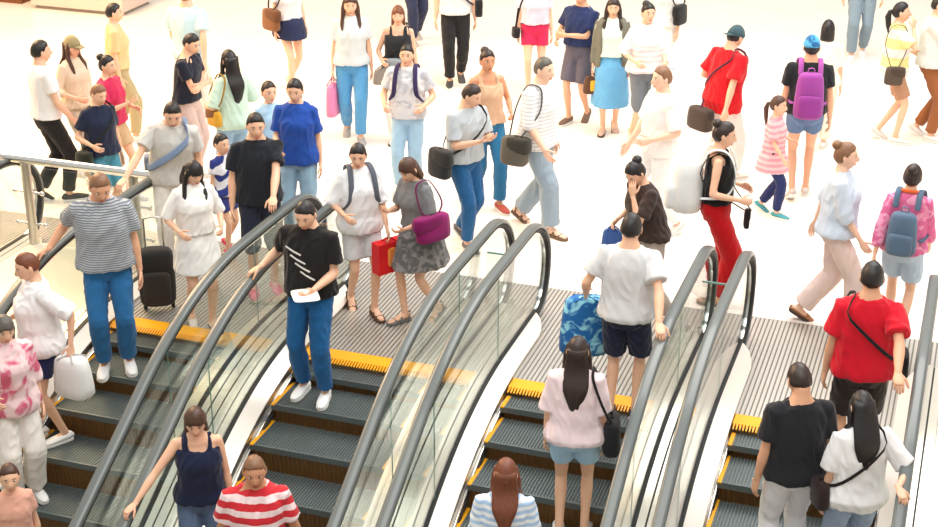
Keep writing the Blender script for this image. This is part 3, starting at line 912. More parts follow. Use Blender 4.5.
def open_cardigan(P, hem, ease, mat, gap=38):
    mb = MB(); rr = []
    for i in range(16):
        z = lerp(hem, 1.43, i / 15); c, rx, ry = torso_at(P.g, z); ring = []
        if z < 1.25: rx = max(rx, .150); ry = max(ry, .110)
        for e, order in ((ease + .020, range(25)), (ease, range(24, -1, -1))):
            for k in order:
                a = math.radians(90 + gap + (360 - 2 * gap) * k / 24); ring.append(P.spine(((rx + e) * math.cos(a), c + (ry + e) * math.sin(a), z)))
        rr.append(ring)
    mb.loft(rr)
    for sd in (-1, 1):
        sh, el, wr = P.arms[sd]; mb.tube([sh.lerp(P.spine((0, 0, 1.36)), .25), sh, sh.lerp(el, .5), el, el.lerp(wr, .85)], [.056, .066, .064, .056, .048], 14, 0, False)
    later('cardigan', mb, .014, 3, [mat], P.o, None, .016, 8, 3.3)

def backpack(P, name, label, col, size=(.15, .085, .20), zc=1.20, pocket=None, strapcol=None, mat=None):
    hx, hy, hz = size
    base = P.M @ P.spine((0, -.22, zc - hz)); root = empty(name, base, label, 'backpack')
    m = mat or fabric(col); sm = fabric(strapcol or col)
    def frame(y, z): 
        p = P.spine((0, y, z)); q = P.spine((0, y, z + .1)); zx = (q - p).normalized(); xx = V((1, 0, 0)); yy = zx.cross(xx).normalized(); xx = yy.cross(zx)
        return Matrix(((xx.x, yy.x, zx.x, p.x), (xx.y, yy.y, zx.y, p.y), (xx.z, yy.z, zx.z, p.z), (0, 0, 0, 1)))
    by = min(torso_at(P.g, zc)[0] - torso_at(P.g, zc)[2], -.095) - .030 - hy * .88
    mb = MB(); mb.rbox(frame(by, zc), hx, hy, hz, p=2.7, taper=(1.0, .80)); to_world(mb, P.M, base).obj('pack_body', m, root)
    mb = MB(); mb.rbox(frame(by - hy * .85, zc - hz * .38), hx * .78, hy * .45, hz * .48, p=3.5, taper=(1, .95)); to_world(mb, P.M, base).obj('front_pocket', fabric(pocket or col), root)
    mb = MB(); ribbon(mb, [P.spine((-.03, by + .02, zc + hz - .01)), P.spine((-.025, by + .02, zc + hz + .035)), P.spine((.025, by + .02, zc + hz + .035)), P.spine((.03, by + .02, zc + hz - .01))], .012, .005, V((0, 1, 0)))
    to_world(mb, P.M, base).obj('top_handle', sm, root)
    for sd in (-1, 1):
        mb = MB(); x = .095
        ribbon(mb, [P.spine((sd * x, -.135, 1.345)), P.spine((sd * x, -.09, 1.44)), P.spine((sd * x, 0, 1.468)), P.spine((sd * (x + .01), .088, 1.425)), P.spine((sd * (x + .02), .142, 1.30)), P.spine((sd * (x + .035), .142, 1.17)), P.spine((sd * (x + .085), .06, 1.07)), P.spine((sd * (x + .06), -.12, 1.04))], .026, .007, V((1, 0, 0)))
        to_world(mb, P.M, base).obj('shoulder_strap', sm, root)
    return root

def strap_loop(P, sd, z_lo, off=.034, w=.012):
    """a strap over the shoulder on side sd and down to the other hip"""
    pts = []
    for i in range(25):
        a = 2 * PI * i / 24; k = (1 + sd * math.cos(a)) / 2
        z = lerp(z_lo, 1.44, k)
        c, rx, ry = torso_at(P.g, z); e = off
        pts.append(P.spine(((rx + e) * math.cos(a) * (1 if k < .8 else lerp(1, .62, (k - .8) / .2)), c + (ry + e) * math.sin(a), z + (.030 if k > .93 else 0))))
    mb = MB(); ribbon(mb, pts, w, .004, V((0, 0, 1))); return mb

def shoulder_bag(P, name, label, cat, col, pos, size, sd, yaw=0.0, cross=True, flap=None, strap=None, mat=None):
    """bag body at local pos; cross = strap across the chest from the other shoulder"""
    hx, hy, hz = size; pos = V(pos)
    base = P.M @ (pos - V((0, 0, hz))); root = empty(name, base, label, cat)
    m = mat or fabric(col); F = Matrix.Translation(pos) @ Matrix.Rotation(yaw, 4, 'Z')
    mb = MB(); mb.rbox(F, hx, hy, hz, p=3.6, taper=(1.0, .88)); to_world(mb, P.M, base).obj('bag_body', m, root)
    mb = MB(); mb.rbox(F @ Matrix.Translation((0, hy * .25, hz * .45)), hx * 1.0, hy * .98, hz * .55, p=3.8, taper=(.96, .93)); to_world(mb, P.M, base).obj('flap', fabric(flap or tuple(int(c * .85) for c in col)), root)
    sc = fabric(strap or tuple(int(c * .7) for c in col))
    if cross:
        mb = strap_loop(P, -sd, 1.0, .070); to_world(mb, P.M, base).obj('shoulder_strap', sc, root)
        mb = MB(); ribbon(mb, [P.spine((sd * (torso_at(P.g, 1.0)[1] + .070), 0, 1.0)), pos + V((0, 0, hz * .9))], .011, .004, V((0, 1, 0))); to_world(mb, P.M, base).obj('strap_end', sc, root)
    else:
        x = sd * .125
        mb = MB(); ribbon(mb, [pos + V((0, hx * .8, hz * .9)), P.spine((sd * .20, .12, 1.22)), P.spine((x, .085, 1.41)), P.spine((x, 0, 1.455)), P.spine((x, -.09, 1.41)), P.spine((sd * .20, -.13, 1.22)), pos + V((0, -hx * .8, hz * .9))], .011, .005, V((1, 0, 0)))
        to_world(mb, P.M, base).obj('shoulder_strap', sc, root)
    return root

def hand_bag(P, sd, name, label, cat, col, size, drop=.17, yaw=0.0, mat=None, panel=None, paper=False, group=None):
    """bag hanging by its handles from a hand"""
    hx, hy, hz = size; h, _ = P.hand[sd]; pos = h - V((0, 0, drop + hz)); base = P.M @ (pos - V((0, 0, hz)))
    root = empty(name, base, label, cat); m = mat or fabric(col); F = Matrix.Translation(pos) @ Matrix.Rotation(yaw, 4, 'Z')
    mb = MB()
    if paper:
        mb.loft([[F @ V((x * k, y, z)) for x, y in ((-hx, -hy), (hx, -hy), (hx, hy), (0, hy * .86), (-hx, hy))] for z, k in ((-hz, 1), (0, 1.01), (hz, 1.0))])
        to_world(mb, P.M, base).obj('bag_body', m, root, smooth=False)
    else:
        mb.rbox(F, hx, hy, hz, p=3.4, taper=(1.05, .82)); to_world(mb, P.M, base).obj('bag_body', m, root)
    if panel:
        mb = MB()
        for sy in (-1, 1):
            mb.rbox(F @ Matrix.Translation((0, sy * hy, hz * .05)), hx * .34, .004, hz * .62, p=6)
        to_world(mb, P.M, base).obj('printed_panel', fabric(panel), root)
    for sy in (-1, 1):
        mb = MB(); mb.tube([F @ V((-hx * .45, sy * hy * .8, hz * .92)), (F @ V((-hx * .30, sy * hy * .5, hz))).lerp(h, .55), h + V((0, 0, -.012)), (F @ V((hx * .30, sy * hy * .5, hz))).lerp(h, .55), F @ V((hx * .45, sy * hy * .8, hz * .92))], .0065, 7)
        to_world(mb, P.M, base).obj('handle', fabric(tuple(int(c * .8) for c in col)), root)
    return root

def held_slab(P, sd, name, label, cat, col, size, rot, part=None):
    h, dr = P.hand[sd]; base = P.M @ h; root = empty(name, base, label, cat)
    F = Matrix.Translation(h + dr * .03 + V((0, 0, .012))) @ Matrix.Rotation(rot[2], 4, 'Z') @ Matrix.Rotation(rot[0], 4, 'X')
    mb = MB(); mb.rbox(F @ Matrix.Rotation(PI / 2, 4, 'X'), size[0], size[2], size[1], p=8); to_world(mb, P.M, base).obj(part or 'case', plain('slab_%02x%02x%02x' % tuple(col), col, .35), root)
    if not part:
        mb = MB(); mb.rbox(F @ Matrix.Translation((0, 0, size[2])) @ Matrix.Rotation(PI / 2, 4, 'X'), size[0] * .9, .001, size[1] * .92, p=8); to_world(mb, P.M, base).obj('screen', plain('dark_screen', (24, 26, 30), .1), root)
    return root


# the crowd, each one at a place on the hall floor or on a step
PP = {}
PP['white_tee_left'] = Q = build_person(dict(loc=(-8.883, 2.226, 0.004), rz=-0.718, h=1.72, vox=.012, label='person in white T-shirt and black trousers standing beyond the guard rail', g='m',hair=('short','black'),top=('t_shirt',(236,236,236),.92,.62),bot=('trousers',(30,29,30)),shoes=('sneaker',(60,58,56)),al='down',ar='fwd',legs=('walk',.12,1)))
PP['khaki_hat'] = Q = build_person(dict(loc=(-8.923, 2.847, 0.004), rz=-1.765, h=1.60, vox=.012, label='person in khaki cap and pale beige shirt behind the crimson shirt', g='f',hair=('long','brown'),cap=((150,140,104),'front'),top=('shirt',(214,200,176),.90,1.4),bot=('trousers',(190,178,160)),ar='bend',legs=('walk',.16,1)))
PP['crimson'] = Q = build_person(dict(loc=(-8.275, 2.462, 0.004), rz=-1.591, h=1.56, vox=.012, label='person in crimson T-shirt and beige shorts beyond the guard rail', g='f',hair=('bun','black'),top=('t_shirt',(198,42,84),.93,.7,.03),bot=('shorts',(206,176,140)),ar='phone',al='bend',legs=('walk',.12,-1)))
PP['yellow_top'] = Q = build_person(dict(loc=(-9.212, 4.160, 0.004), rz=-1.067, h=1.62, vox=.014, label='person in sand yellow blouse and khaki trousers standing by the pale plinth', g='f',hair=('short','black'),top=('blouse',(208,190,140),.93,.8),bot=('trousers',(176,160,122)),legs=('walk',.14,1)))
PP['navy_top'] = Q = build_person(dict(loc=(-7.944, 1.724, 0.004), rz=-2.115, h=1.52, vox=.012, label='person in navy top and teal shorts standing close to the guard rail', g='f',hair=('short','tan'),top=('t_shirt',(30,38,62),.90,.7,.028),bot=('shorts',(70,136,158),.9),legs=('walk',.1,1),head=(10,18),ar='bend'))
shoulder_bag(Q,'shoulder_bag','small dark green bag at the hip of the person in navy top','bag',(44,50,40),(.25,.06,.88),(.06,.10,.10),1,0.3)
PP['paleblue_top'] = Q = build_person(dict(loc=(-8.631, 4.795, 0.004), rz=0.154, h=1.74, vox=.014, label='person in pale blue shirt and white trousers walking away, head above the picture edge', g='m',hair=('short','dark'),top=('shirt',(190,220,230),.88,.7,.03),bot=('trousers',(222,220,214)),legs=('walk',.2,1),ar='back',al='fwd'))
PP['navy_man'] = Q = build_person(dict(loc=(-7.850, 3.283, 0.004), rz=-1.504, h=1.64, vox=.012, label='person in dark navy T-shirt with folded arms beside the person in mint', g='m',hair=('short','black'),top=('t_shirt',(30,34,50),.93,.62),bot=('trousers',(200,176,168)),al='cross',ar='cross',lean=(6,0,0),head=(-10,14)))
PP['mint_girl'] = Q = build_person(dict(loc=(-7.083, 2.845, 0.004), rz=1.027, h=1.62, vox=.012, label='person in mint green shirt and light jeans seen from behind', g='f',hair=('long','black'),hlen=.44,top=('shirt',(200,226,208),.86,1.0,.03),bot=('trousers',(150,186,214)),al='bend',ar='bend'))
shoulder_bag(Q,'pouch_bag','small yellow and brown pouch bag worn by the person in mint shirt','bag',(214,160,52),(-.24,-.02,1.0),(.045,.11,.085),-1,0.1,False,(120,78,44))
PP['grey_polo'] = Q = build_person(dict(loc=(-6.787, 1.057, 0.004), rz=-2.638, h=1.72, vox=.010, label='person in light grey polo shirt leaning one hand on the handrail', g='m',hair=('short','black'),top=('polo_shirt',(198,198,194),.88,.66,.03),bot=('trousers',(226,224,220)),ar=('rail',(-6.944,0.286,0.954)),al='down',lean=(10,-4,0),head=(5,16),collar=(206,206,204)))
mb=strap_loop(Q,-1,1.02,.058,.030); r=empty('sling_strap',Q.M@V((0,0,1.0)),'blue grey bag strap across the light grey polo shirt','strap'); to_world(mb,Q.M,Q.M@V((0,0,1.0))).obj('webbing',fabric((128,150,184)),r); mb=MB(); mb.rbox(Matrix.Translation(Q.spine((.20,-.17,.98))),.05,.07,.09,p=3.5); to_world(mb,Q.M,Q.M@V((0,0,1.0))).obj('pouch',fabric((120,130,146)),r)
PP['white_dress'] = Q = build_person(dict(loc=(-6.024, 0.065, 0.004), rz=-2.376, h=1.53, vox=.010, label='person in short white dress and white flat shoes stepping onto the yellow comb', g='f',hair=('bangs','black'),hlen=.26,top=('dress',(240,240,238),.98,.95,.026,.60,.05),shoes=('flat',(236,228,220)),ar='bend',al='bend',legs=('walk',.10,-1),head=(15,20)))
PP['stripe_kid'] = Q = build_person(dict(loc=(-6.561, 1.586, 0.004), rz=-1.940, h=1.16, vox=.012, label='small person in blue and white striped shirt beside the person in black T-shirt', g='k',hs=1.28,hair=('short','black'),top=('t_shirt',((48,62,136),'diagonal',(226,230,240),3.2),.88,.6,.03),bot=('shorts',(50,56,120)),shoes=('sneaker',(214,60,110)),legs=('walk',.1,1)))
PP['black_tee_man'] = Q = build_person(dict(loc=(-5.817, 0.858, 0.004), rz=-2.551, h=1.72, vox=.010, label='person in black T-shirt and navy shorts with a hand by the handrail end', g='m',hair=('short','black'),top=('t_shirt',(28,32,40),.88,.66,.032),bot=('shorts',(34,40,58),.95),shoes=('sneaker',(226,96,140)),al=('rail',(-5.474,0.417,0.954)),ar='down',head=(0,10)))
PP['blue_tee'] = Q = build_person(dict(loc=(-5.972, 2.020, 0.004), rz=-2.900, h=1.68, vox=.012, label='person in royal blue T-shirt and light jeans holding a hand at the waist', g='f',hair=('pony','black'),top=('t_shirt',(34,76,164),.86,.78,.036),bot=('trousers',(140,172,196)),shoes=('sneaker',(90,110,120)),ar='hold',al='down',head=(0,10)))
PP['kid_mid'] = Q = build_person(dict(loc=(-6.591, 2.688, 0.004), rz=-2.289, h=1.36, vox=.012, label='person in pale blue T-shirt half hidden behind the royal blue T-shirt', g='k',hs=1.2,hair=('short','dark'),top=('t_shirt',(168,204,232),.9,.62,.028),bot=('shorts',(110,120,140))))
PP['white_navy'] = Q = build_person(dict(loc=(-8.199, 6.558, 0.004), rz=-2.202, h=1.66, vox=.014, label='person in white top and navy skirt with brown shoulder bag, head above the picture edge', g='f',hair=('long','brown'),top=('blouse',(222,222,226),.98,.6,.024),bot=('skirt',(36,44,76),(.74,.02)),shoes=('sneaker',(214,200,188)),legs=('walk',.16,1)))
shoulder_bag(Q,'shoulder_bag','brown leather shoulder bag with black strap above the navy skirt','bag',(126,84,54),(.27,.03,1.0),(.06,.15,.14),1,0.2,False,(100,64,40),(30,28,28))
PP['stripe_man'] = Q = build_person(dict(loc=(-6.446, -0.660, -0.143), rz=-2.603, h=1.80, vox=.010, label='big person in grey striped polo shirt and blue jeans riding the escalator', g='m',hair=('short','tan'),skin='b',top=('polo_shirt',((178,182,184),'stripe',(110,120,134),17),.90,.72,.044),bot=('trousers',(40,104,158)),shoes=('sneaker',(226,226,226)),ar=('rail',(-6.944,-0.829,0.879)),al='down',lean=(3,0,0),head=(12,22),collar=(190,194,198)))
PP['white_left'] = Q = build_person(dict(loc=(-6.685, -1.320, -0.495), rz=2.423, h=1.66, vox=.010, label='person in loose white blouse and navy shorts on the escalator with fluffy white bag', g='f',hair=('short','red'),top=('blouse',(238,238,240),.84,1.0,.05),bot=('shorts',(36,42,82)),shoes=('sneaker',(240,240,238)),al=('l',-.30,-.16,.96),ar='bend',legs=('stand',.08),head=(0,14)))
hand_bag(Q,-1,'fluffy_bag','white fluffy bag hanging beside the navy shorts','bag',(226,226,224),(.17,.10,.18),.02,0.6)
PP['pink_left'] = Q = build_person(dict(loc=(-6.612, -1.860, -0.726), rz=-2.289, h=1.62, vox=.010, label='person in pale pink and rose blouse with white trousers low on the escalator', g='f',hair=('bob','grey'),top=('blouse',((234,206,208),'print',(206,96,124),5),.84,1.2,.045),bot=('wide',(232,228,222)),ar='bend',al='down',head=(0,14)))
PP['kid_left'] = Q = build_person(dict(loc=(-6.112, -2.660, -1.188), rz=-2.464, h=1.30, vox=.010, label='short person in peach T-shirt at the lower corner of the escalator beneath the white trousers', g='k',hs=1.2,hair=('short','brown'),top=('t_shirt',(226,170,150),.9,.6,.028),bot=('shorts',(120,110,104))))
PP['black_escB'] = Q = build_person(dict(loc=(-4.699, -0.520, -0.143), rz=-3.074, h=1.72, vox=.010, label='person in black shirt with white slash print and blue jeans looking at white papers', g='m',hair=('short','black'),top=('t_shirt',(26,24,25),.90,.72,.034),bot=('trousers',(30,96,152)),shoes=('sneaker',(240,240,240)),ar=('rail',(-5.132,-0.660,0.911)),al='hold',legs=('feet',(-.11,.06,.088),(.10,-.02,.088)),head=(0,22)))
held_slab(Q,-1,'paper_sheet','folded white papers held by the person in black shirt','paper',(240,240,238),(.10,.15,.004),(0.1,0,.5),'sheet')
for i,(x,z) in enumerate(((-.07,1.30),(-.035,1.235),(0.0,1.17),(.035,1.105))):
    mb=MB(); c,rx,ry=torso_at('m',z); y=c+(ry+.046); ribbon(mb,[Q.spine((-x-.055,y-.006,z-.03)),Q.spine((-x,y+.002,z)),Q.spine((-x+.055,y-.004,z+.03))],.008,.004,V((0,0,1))); mb.obj('printed_slash',fabric((214,214,212)),Q.o)
PP['white_backpack'] = Q = build_person(dict(loc=(-4.823, 0.786, 0.004), rz=-2.464, h=1.58, vox=.010, label='person in white shirt and backpack straps carrying a red bag', g='f',hair=('pony','black'),top=('shirt',(238,240,244),.84,1.0,.045),bot=('shorts',(206,206,208),.75),shoes=('sandal',(96,66,48)),al='fwd',ar='bend',legs=('walk',.14,-1),head=(-20,14)))
backpack(Q,'backpack','dark grey backpack worn over white shirt by person with red bag',(92,98,110),(.13,.075,.19))
hand_bag(Q,-1,'paper_bag','bright red paper bag with orange panel hanging from a hand','bag',(222,20,24),(.15,.06,.15),.05,0.3,None,(248,150,70),True)
PP['grey_dress'] = Q = build_person(dict(loc=(-4.270, 0.789, 0.004), rz=2.598, h=1.56, vox=.010, label='person in grey top and patterned grey skirt clutching a purple bag', g='f',hair=('bob','brown'),top=('t_shirt',(124,126,128),.96,.8,.03),bot=('skirt',((98,98,98),'print',(140,136,136),9),(.58,.05)),shoes=('sandal',(110,110,108)),al='hold',ar='phone',legs=('walk',.14,1),lean=(8,0,0),head=(10,24)))
shoulder_bag(Q,'handbag','soft purple handbag under the arm of the person in grey','bag',(140,22,100),(-.25,.05,1.03),(.07,.19,.13),-1,0.0,False,(122,16,86),(110,20,80))
PP['gray_jeans'] = Q = build_person(dict(loc=(-6.719, 5.089, 0.004), rz=-2.725, h=1.72, vox=.014, label='person in pale grey T-shirt and blue jeans walking forward alone', g='f',hair=('long','brown'),top=('t_shirt',(208,216,218),.90,.7,.03),bot=('trousers',(84,150,200)),shoes=('sneaker',(150,150,150)),legs=('walk',.16,-1),ar='down',al='down',head=(0,8)))
hand_bag(Q,1,'tote_bag','pink tote bag hanging from the hand of the person in blue jeans','bag',(222,130,172),(.15,.06,.19),.10,1.2)
PP['redhair'] = Q = build_person(dict(loc=(-6.219, 5.284, 0.004), rz=-2.813, h=1.58, vox=.014, label='person in black sleeveless top and white trousers walking forward', g='f',hair=('bob','red'),top=('tank_top',(40,42,46),.90,0,.026),bot=('trousers',(236,232,226)),shoes=('flat',(220,206,196)),legs=('walk',.14,1),ar='bend',al='down'))
hand_bag(Q,1,'handbag','grey brown handbag hanging at the side of the person in black sleeveless top','bag',(136,128,120),(.14,.05,.10),.06,0.4)
shoulder_bag(Q,'shoulder_bag','grey shoulder bag with black strap worn over the black top','bag',(138,146,150),(.06,.20,.98),(.11,.05,.10),1,PI,True,(112,120,124),(28,28,28))
PP['boy_gray'] = Q = build_person(dict(loc=(-5.506, 3.714, 0.004), rz=-2.987, h=1.60, vox=.012, label='person in pale grey T-shirt and light jeans wearing dark backpack straps', g='m',hair=('short','black'),top=('t_shirt',((216,218,222),'print',(186,190,198),7),.88,.66,.03),bot=('trousers',(160,194,218)),shoes=('sneaker',(180,184,188)),ar='bend',al='bend',legs=('walk',.12,1)))
backpack(Q,'backpack','purple backpack behind the person in pale grey T-shirt',(88,60,96),(.14,.08,.20),1.2,None,(58,48,88))
PP['black_trous'] = Q = build_person(dict(loc=(-6.346, 7.581, 0.004), rz=-2.725, h=1.76, vox=.014, label='person in white T-shirt with black crossbody strap and black trousers, head above the edge', g='m',hair=('short','black'),top=('t_shirt',(216,220,220),.90,.66,.03),bot=('trousers',(32,32,34)),shoes=('sneaker',(60,60,60)),legs=('walk',.1,1),ar='down',al='down'))
shoulder_bag(Q,'sling_bag','black sling bag of the person in black trousers','bag',(36,36,38),(-.29,.0,.96),(.05,.11,.11),-1,0)
PP['navy_leg'] = Q = build_person(dict(loc=(-7.555, 9.296, 0.004), rz=-2.464, h=1.76, vox=.014, label='person in navy trousers at the upper edge near the person in black sleeveless top', g='m',hair=('short','dark'),top=('t_shirt',(220,216,212),.90,.62),bot=('trousers',(44,50,76)),shoes=('sneaker',(170,160,150)),legs=('walk',.16,1)))
PP['greytee_sling'] = Q = build_person(dict(loc=(-4.474, 2.511, 0.004), rz=-2.115, h=1.66, vox=.012, label='person in grey T-shirt and wide black sling strap', g='m',hair=('short','dark'),top=('t_shirt',(186,196,202),.90,.8,.03),bot=('trousers',(34,90,140)),shoes=('sneaker',(90,90,94)),ar='phone',al='phone',legs=('walk',.14,1),lean=(6,0,0),head=(20,14)))
shoulder_bag(Q,'messenger_bag','black messenger bag at the side of the grey T-shirt','bag',(44,46,48),(.33,.03,.94),(.06,.14,.15),1,0.1,True,(50,50,50),(34,36,38))
PP['tan_top'] = Q = build_person(dict(loc=(-4.607, 3.598, 0.004), rz=-2.464, h=1.66, vox=.012, label='person in tan sleeveless top and blue jeans wearing red brown shoes', g='f',skin='c',hair=('bun','dark'),top=('tank_top',(206,170,140),.92,0,.024),bot=('trousers',(44,112,156)),shoes=('sneaker',(170,66,52)),legs=('walk',.20,-1),ar='bend',al='bend'))
PP['white_stripe'] = Q = build_person(dict(loc=(-3.932, 3.132, 0.004), rz=-1.853, h=1.78, vox=.012, label='person in white pinstripe shirt and wide blue grey trousers striding past the handrails', g='m',hair=('short','grey'),skin='d',top=('shirt',((240,240,240),'pinstripe',(206,208,216),9),.84,1.1,.045),bot=('wide',(146,164,178)),shoes=('sandal',(112,88,66)),legs=('walk',.22,1),ar='fwd',al='down',lean=(4,0,0)))
shoulder_bag(Q,'shoulder_bag','dark olive bag at the hip of the white pinstripe shirt','bag',(98,94,84),(.31,-.05,.86),(.07,.14,.14),1,0.1,False,(60,58,52),(60,58,52))
PP['crimson_skirt'] = Q = build_person(dict(loc=(-5.240, 7.435, 0.004), rz=-2.813, h=1.62, vox=.014, label='person in pale lilac top and crimson shorts at the upper edge of the hall', g='f',hair=('long','dark'),top=('blouse',(206,206,222),.98,.7,.03),bot=('shorts',(206,40,84),.5),legs=('walk',.12,1)))
shoulder_bag(Q,'clutch_bag','small black bag beside the crimson shorts','bag',(40,36,40),(.25,.04,.86),(.05,.09,.07),1,0.2,False)
PP['navy_hat'] = Q = build_person(dict(loc=(-4.423, 6.568, 0.004), rz=2.947, h=1.66, vox=.014, label='person in navy T-shirt and grey shorts beside the person in long grey cardigan', g='m',hair=('short','dark'),skin='b',top=('t_shirt',(34,48,90),.98,.7,.03),bot=('shorts',(96,92,104),.9),shoes=('sneaker',(110,84,70)),al='cross',ar='bend',legs=('walk',.1,1)))
PP['longhair_card'] = Q = build_person(dict(loc=(-3.981, 6.314, 0.004), rz=-2.900, h=1.62, vox=.014, label='person in grey cardigan over pale green top with blue skirt', g='f',hair=('long','dark'),top=('top',(220,236,222),.98,.5,.024),bot=('skirt',(104,170,214),(.36,.05)),shoes=('flat',(206,170,150)),legs=('walk',.05,1),head=(0,6)))
open_cardigan(Q,.84,.030,fabric((112,112,98)))
hand_bag(Q,1,'handbag','dark brown handbag with yellow panel beside the blue skirt','bag',(92,62,44),(.11,.06,.11),.06,0.3,None,(232,180,60))
PP['white_blur'] = Q = build_person(dict(loc=(-3.514, 6.019, 0.004), rz=-2.551, h=1.66, vox=.014, label='person in white shirt and grey shorts carrying a large white bag', g='f',hair=('bun','black'),top=('shirt',((232,240,240),'stripe',(226,214,216),5),.90,1.0,.045),bot=('shorts',(112,118,126),.95),shoes=('sneaker',(220,200,180)),ar='bend',al='hold',legs=('walk',.14,-1)))
hand_bag(Q,-1,'tote_bag','large white tote bag held against the white shirt','bag',(226,234,234),(.19,.09,.17),.03,0.5)
PP['black_strap'] = Q = build_person(dict(loc=(-3.743, 8.127, 0.004), rz=2.772, h=1.66, vox=.014, label='person in light grey top with black shoulder bag at the upper edge', g='f',hair=('long','dark'),top=('t_shirt',(226,226,224),.9,.7,.03),bot=('trousers',(238,234,230)),legs=('walk',.14,1)))
shoulder_bag(Q,'shoulder_bag','long black shoulder bag on the person in light grey top','bag',(36,36,38),(-.24,.02,1.06),(.05,.13,.13),-1,0,False)
PP['white_ghost'] = Q = build_person(dict(loc=(-2.771, 3.380, 0.004), rz=2.249, h=1.72, vox=.012, label='person in white shirt and white trousers walking between the crowd, dressed all in white', g='m',hair=('short','tan'),skin='d',top=('shirt',(242,240,238),.86,.9,.04),bot=('trousers',(242,240,238)),shoes=('sneaker',(236,232,228)),legs=('walk',.20,1),ar='fwd',al='bend'))
PP['red_shirt'] = Q = build_person(dict(loc=(-2.459, 5.057, 0.004), rz=-0.631, h=1.72, vox=.014, label='person in bright red T-shirt and teal cap walking away with dark bag', g='m',hair=('cap','black'),cap=((58,84,92),'back'),top=('t_shirt',(206,18,30),.80,.8,.044),bot=('trousers',(226,220,214)),shoes=('sneaker',(220,210,200)),legs=('walk',.16,1),al='bend',ar='back',lean=(8,0,0),head=(0,10)))
shoulder_bag(Q,'messenger_bag','dark olive messenger bag below the bright red T-shirt','bag',(70,58,50),(-.04,-.27,.74),(.17,.07,.12),-1,0,True,(56,48,42),(90,40,60))
PP['white_pack'] = Q = build_person(dict(loc=(-1.962, 1.966, 0.004), rz=-1.416, h=1.70, vox=.012, label='person in black sleeveless top and red trousers with white backpack', g='f',hair=('bun','dark'),top=('tank_top',(30,28,30),.98,0,.020),bot=('wide',(184,8,18)),shoes=('flat',(190,150,120)),al='bend',ar='bend',legs=('walk',.10,1),head=(0,8)))
backpack(Q,'backpack','large white backpack of the person in red trousers',(236,240,240),(.19,.15,.25),1.12,None,(226,232,232))
shoulder_bag(Q,'phone_pouch','small black pouch on a strap in front of the red trousers','pouch',(36,32,34),(.10,.27,.86),(.04,.025,.09),1,0.2,False)
PP['purple_pack'] = Q = build_person(dict(loc=(-1.568, 4.871, 0.004), rz=0.189, h=1.74, vox=.014, label='person in blue cap and black T-shirt carrying a purple backpack', g='m',hair=('cap','black'),cap=((84,170,214),'front','dye',(40,96,150),9),skin='b',top=('t_shirt',(32,34,38),.92,.64,.028),bot=('shorts',(96,122,160),.45),shoes=('sneaker',(200,190,184)),ar='down',al='down',legs=('walk',.10,1)))
backpack(Q,'backpack','large purple backpack on the person in black T-shirt',(150,66,150),(.155,.10,.235),1.15,(142,58,142),(168,84,166))
PP['cream_behind'] = Q = build_person(dict(loc=(-1.573, 6.451, 0.004), rz=0.067, h=1.52, vox=.014, label='short person in cream top walking away ahead of the purple backpack', g='f',hair=('bob','black'),top=('t_shirt',(240,234,218),.88,.9,.04),bot=('trousers',(238,230,214)),legs=('walk',.12,1)))
PP['jeans_top'] = Q = build_person(dict(loc=(-1.540, 10.525, 0.004), rz=-2.987, h=1.78, vox=.014, label='person in faded blue jeans, only the legs showing at the upper edge', g='m',hair=('short','dark'),top=('t_shirt',(220,220,224),.92,.62),bot=('trousers',(122,140,152)),shoes=('sneaker',(226,224,226)),legs=('walk',.12,1)))
PP['pony'] = Q = build_person(dict(loc=(-0.850, 7.058, 0.004), rz=-1.504, h=1.64, vox=.014, label='person in pale top with yellow sleeve and tan shorts', g='f',hair=('pony','black'),top=('t_shirt',((232,228,220),'broad',(236,222,150),1.4),.84,.75,.04),bot=('shorts',(176,132,104),.8),ar='face',al='bend',shoes=('sneaker',(226,220,214)),legs=('walk',.10,1),head=(0,-4)))
shoulder_bag(Q,'shoulder_bag','dark shoulder bag on the far hip of the person in tan shorts','bag',(84,70,60),(.26,.0,.88),(.05,.11,.11),1,0.0,False)
PP['right_edge'] = Q = build_person(dict(loc=(-0.454, 7.292, 0.004), rz=-1.765, h=1.70, vox=.014, label='person in pale grey shirt and brown trousers at the picture edge', g='m',hair=('short','black'),top=('shirt',(218,220,216),.90,.8,.05),bot=('trousers',(150,92,54)),ar='face',al='bend',legs=('walk',.1,1)))
hand_bag(Q,-1,'tote_bag','pale blue white tote bag below the tan shorts','bag',(222,230,234),(.22,.12,.16),.02,0.3)
PP['pink_child'] = Q = build_person(dict(loc=(-1.791, 4.281, 0.004), rz=-1.765, h=1.24, vox=.014, label='person in pink and coral dress over navy trousers', g='k',hs=1.15,hair=('pony','brown'),top=('dress',((232,150,160),'stripe',(226,186,190),4),.98,.8,.034,.66,.05),bot=('trousers',(36,46,92)),shoes=('sneaker',(66,156,164)),ar='fwd',al='bend',legs=('walk',.14,1)))
PP['pink_jacket'] = Q = build_person(dict(loc=(-0.349, 1.725, 0.004), rz=-0.107, h=1.58, vox=.012, label='person in pink jacket with orange collar and blue grey backpack walking away', g='f',hair=('bun','dark'),top=('jacket',((216,104,152),'print',(236,160,190),8),.90,1.7,.03),collar=(236,104,48),bot=('shorts',(186,206,224),.7),shoes=('sneaker',(226,220,214)),legs=('walk',.14,-1),ar='fwd',al='back'))
backpack(Q,'backpack','blue grey backpack on the person in pink jacket',(88,110,134),(.14,.09,.20),1.12)
PP['paleblue_blur'] = Q = build_person(dict(loc=(-0.909, 1.814, 0.004), rz=-1.504, h=1.68, vox=.012, label='person in pale blue shirt and beige pink trousers stepping past the person in red T-shirt', g='f',hair=('bun','tan'),skin='d',top=('shirt',(206,220,236),.90,1.2,.045),bot=('wide',(226,204,196)),shoes=('flat',(160,108,72)),legs=('walk',.24,1),ar='fwd',al='back'))
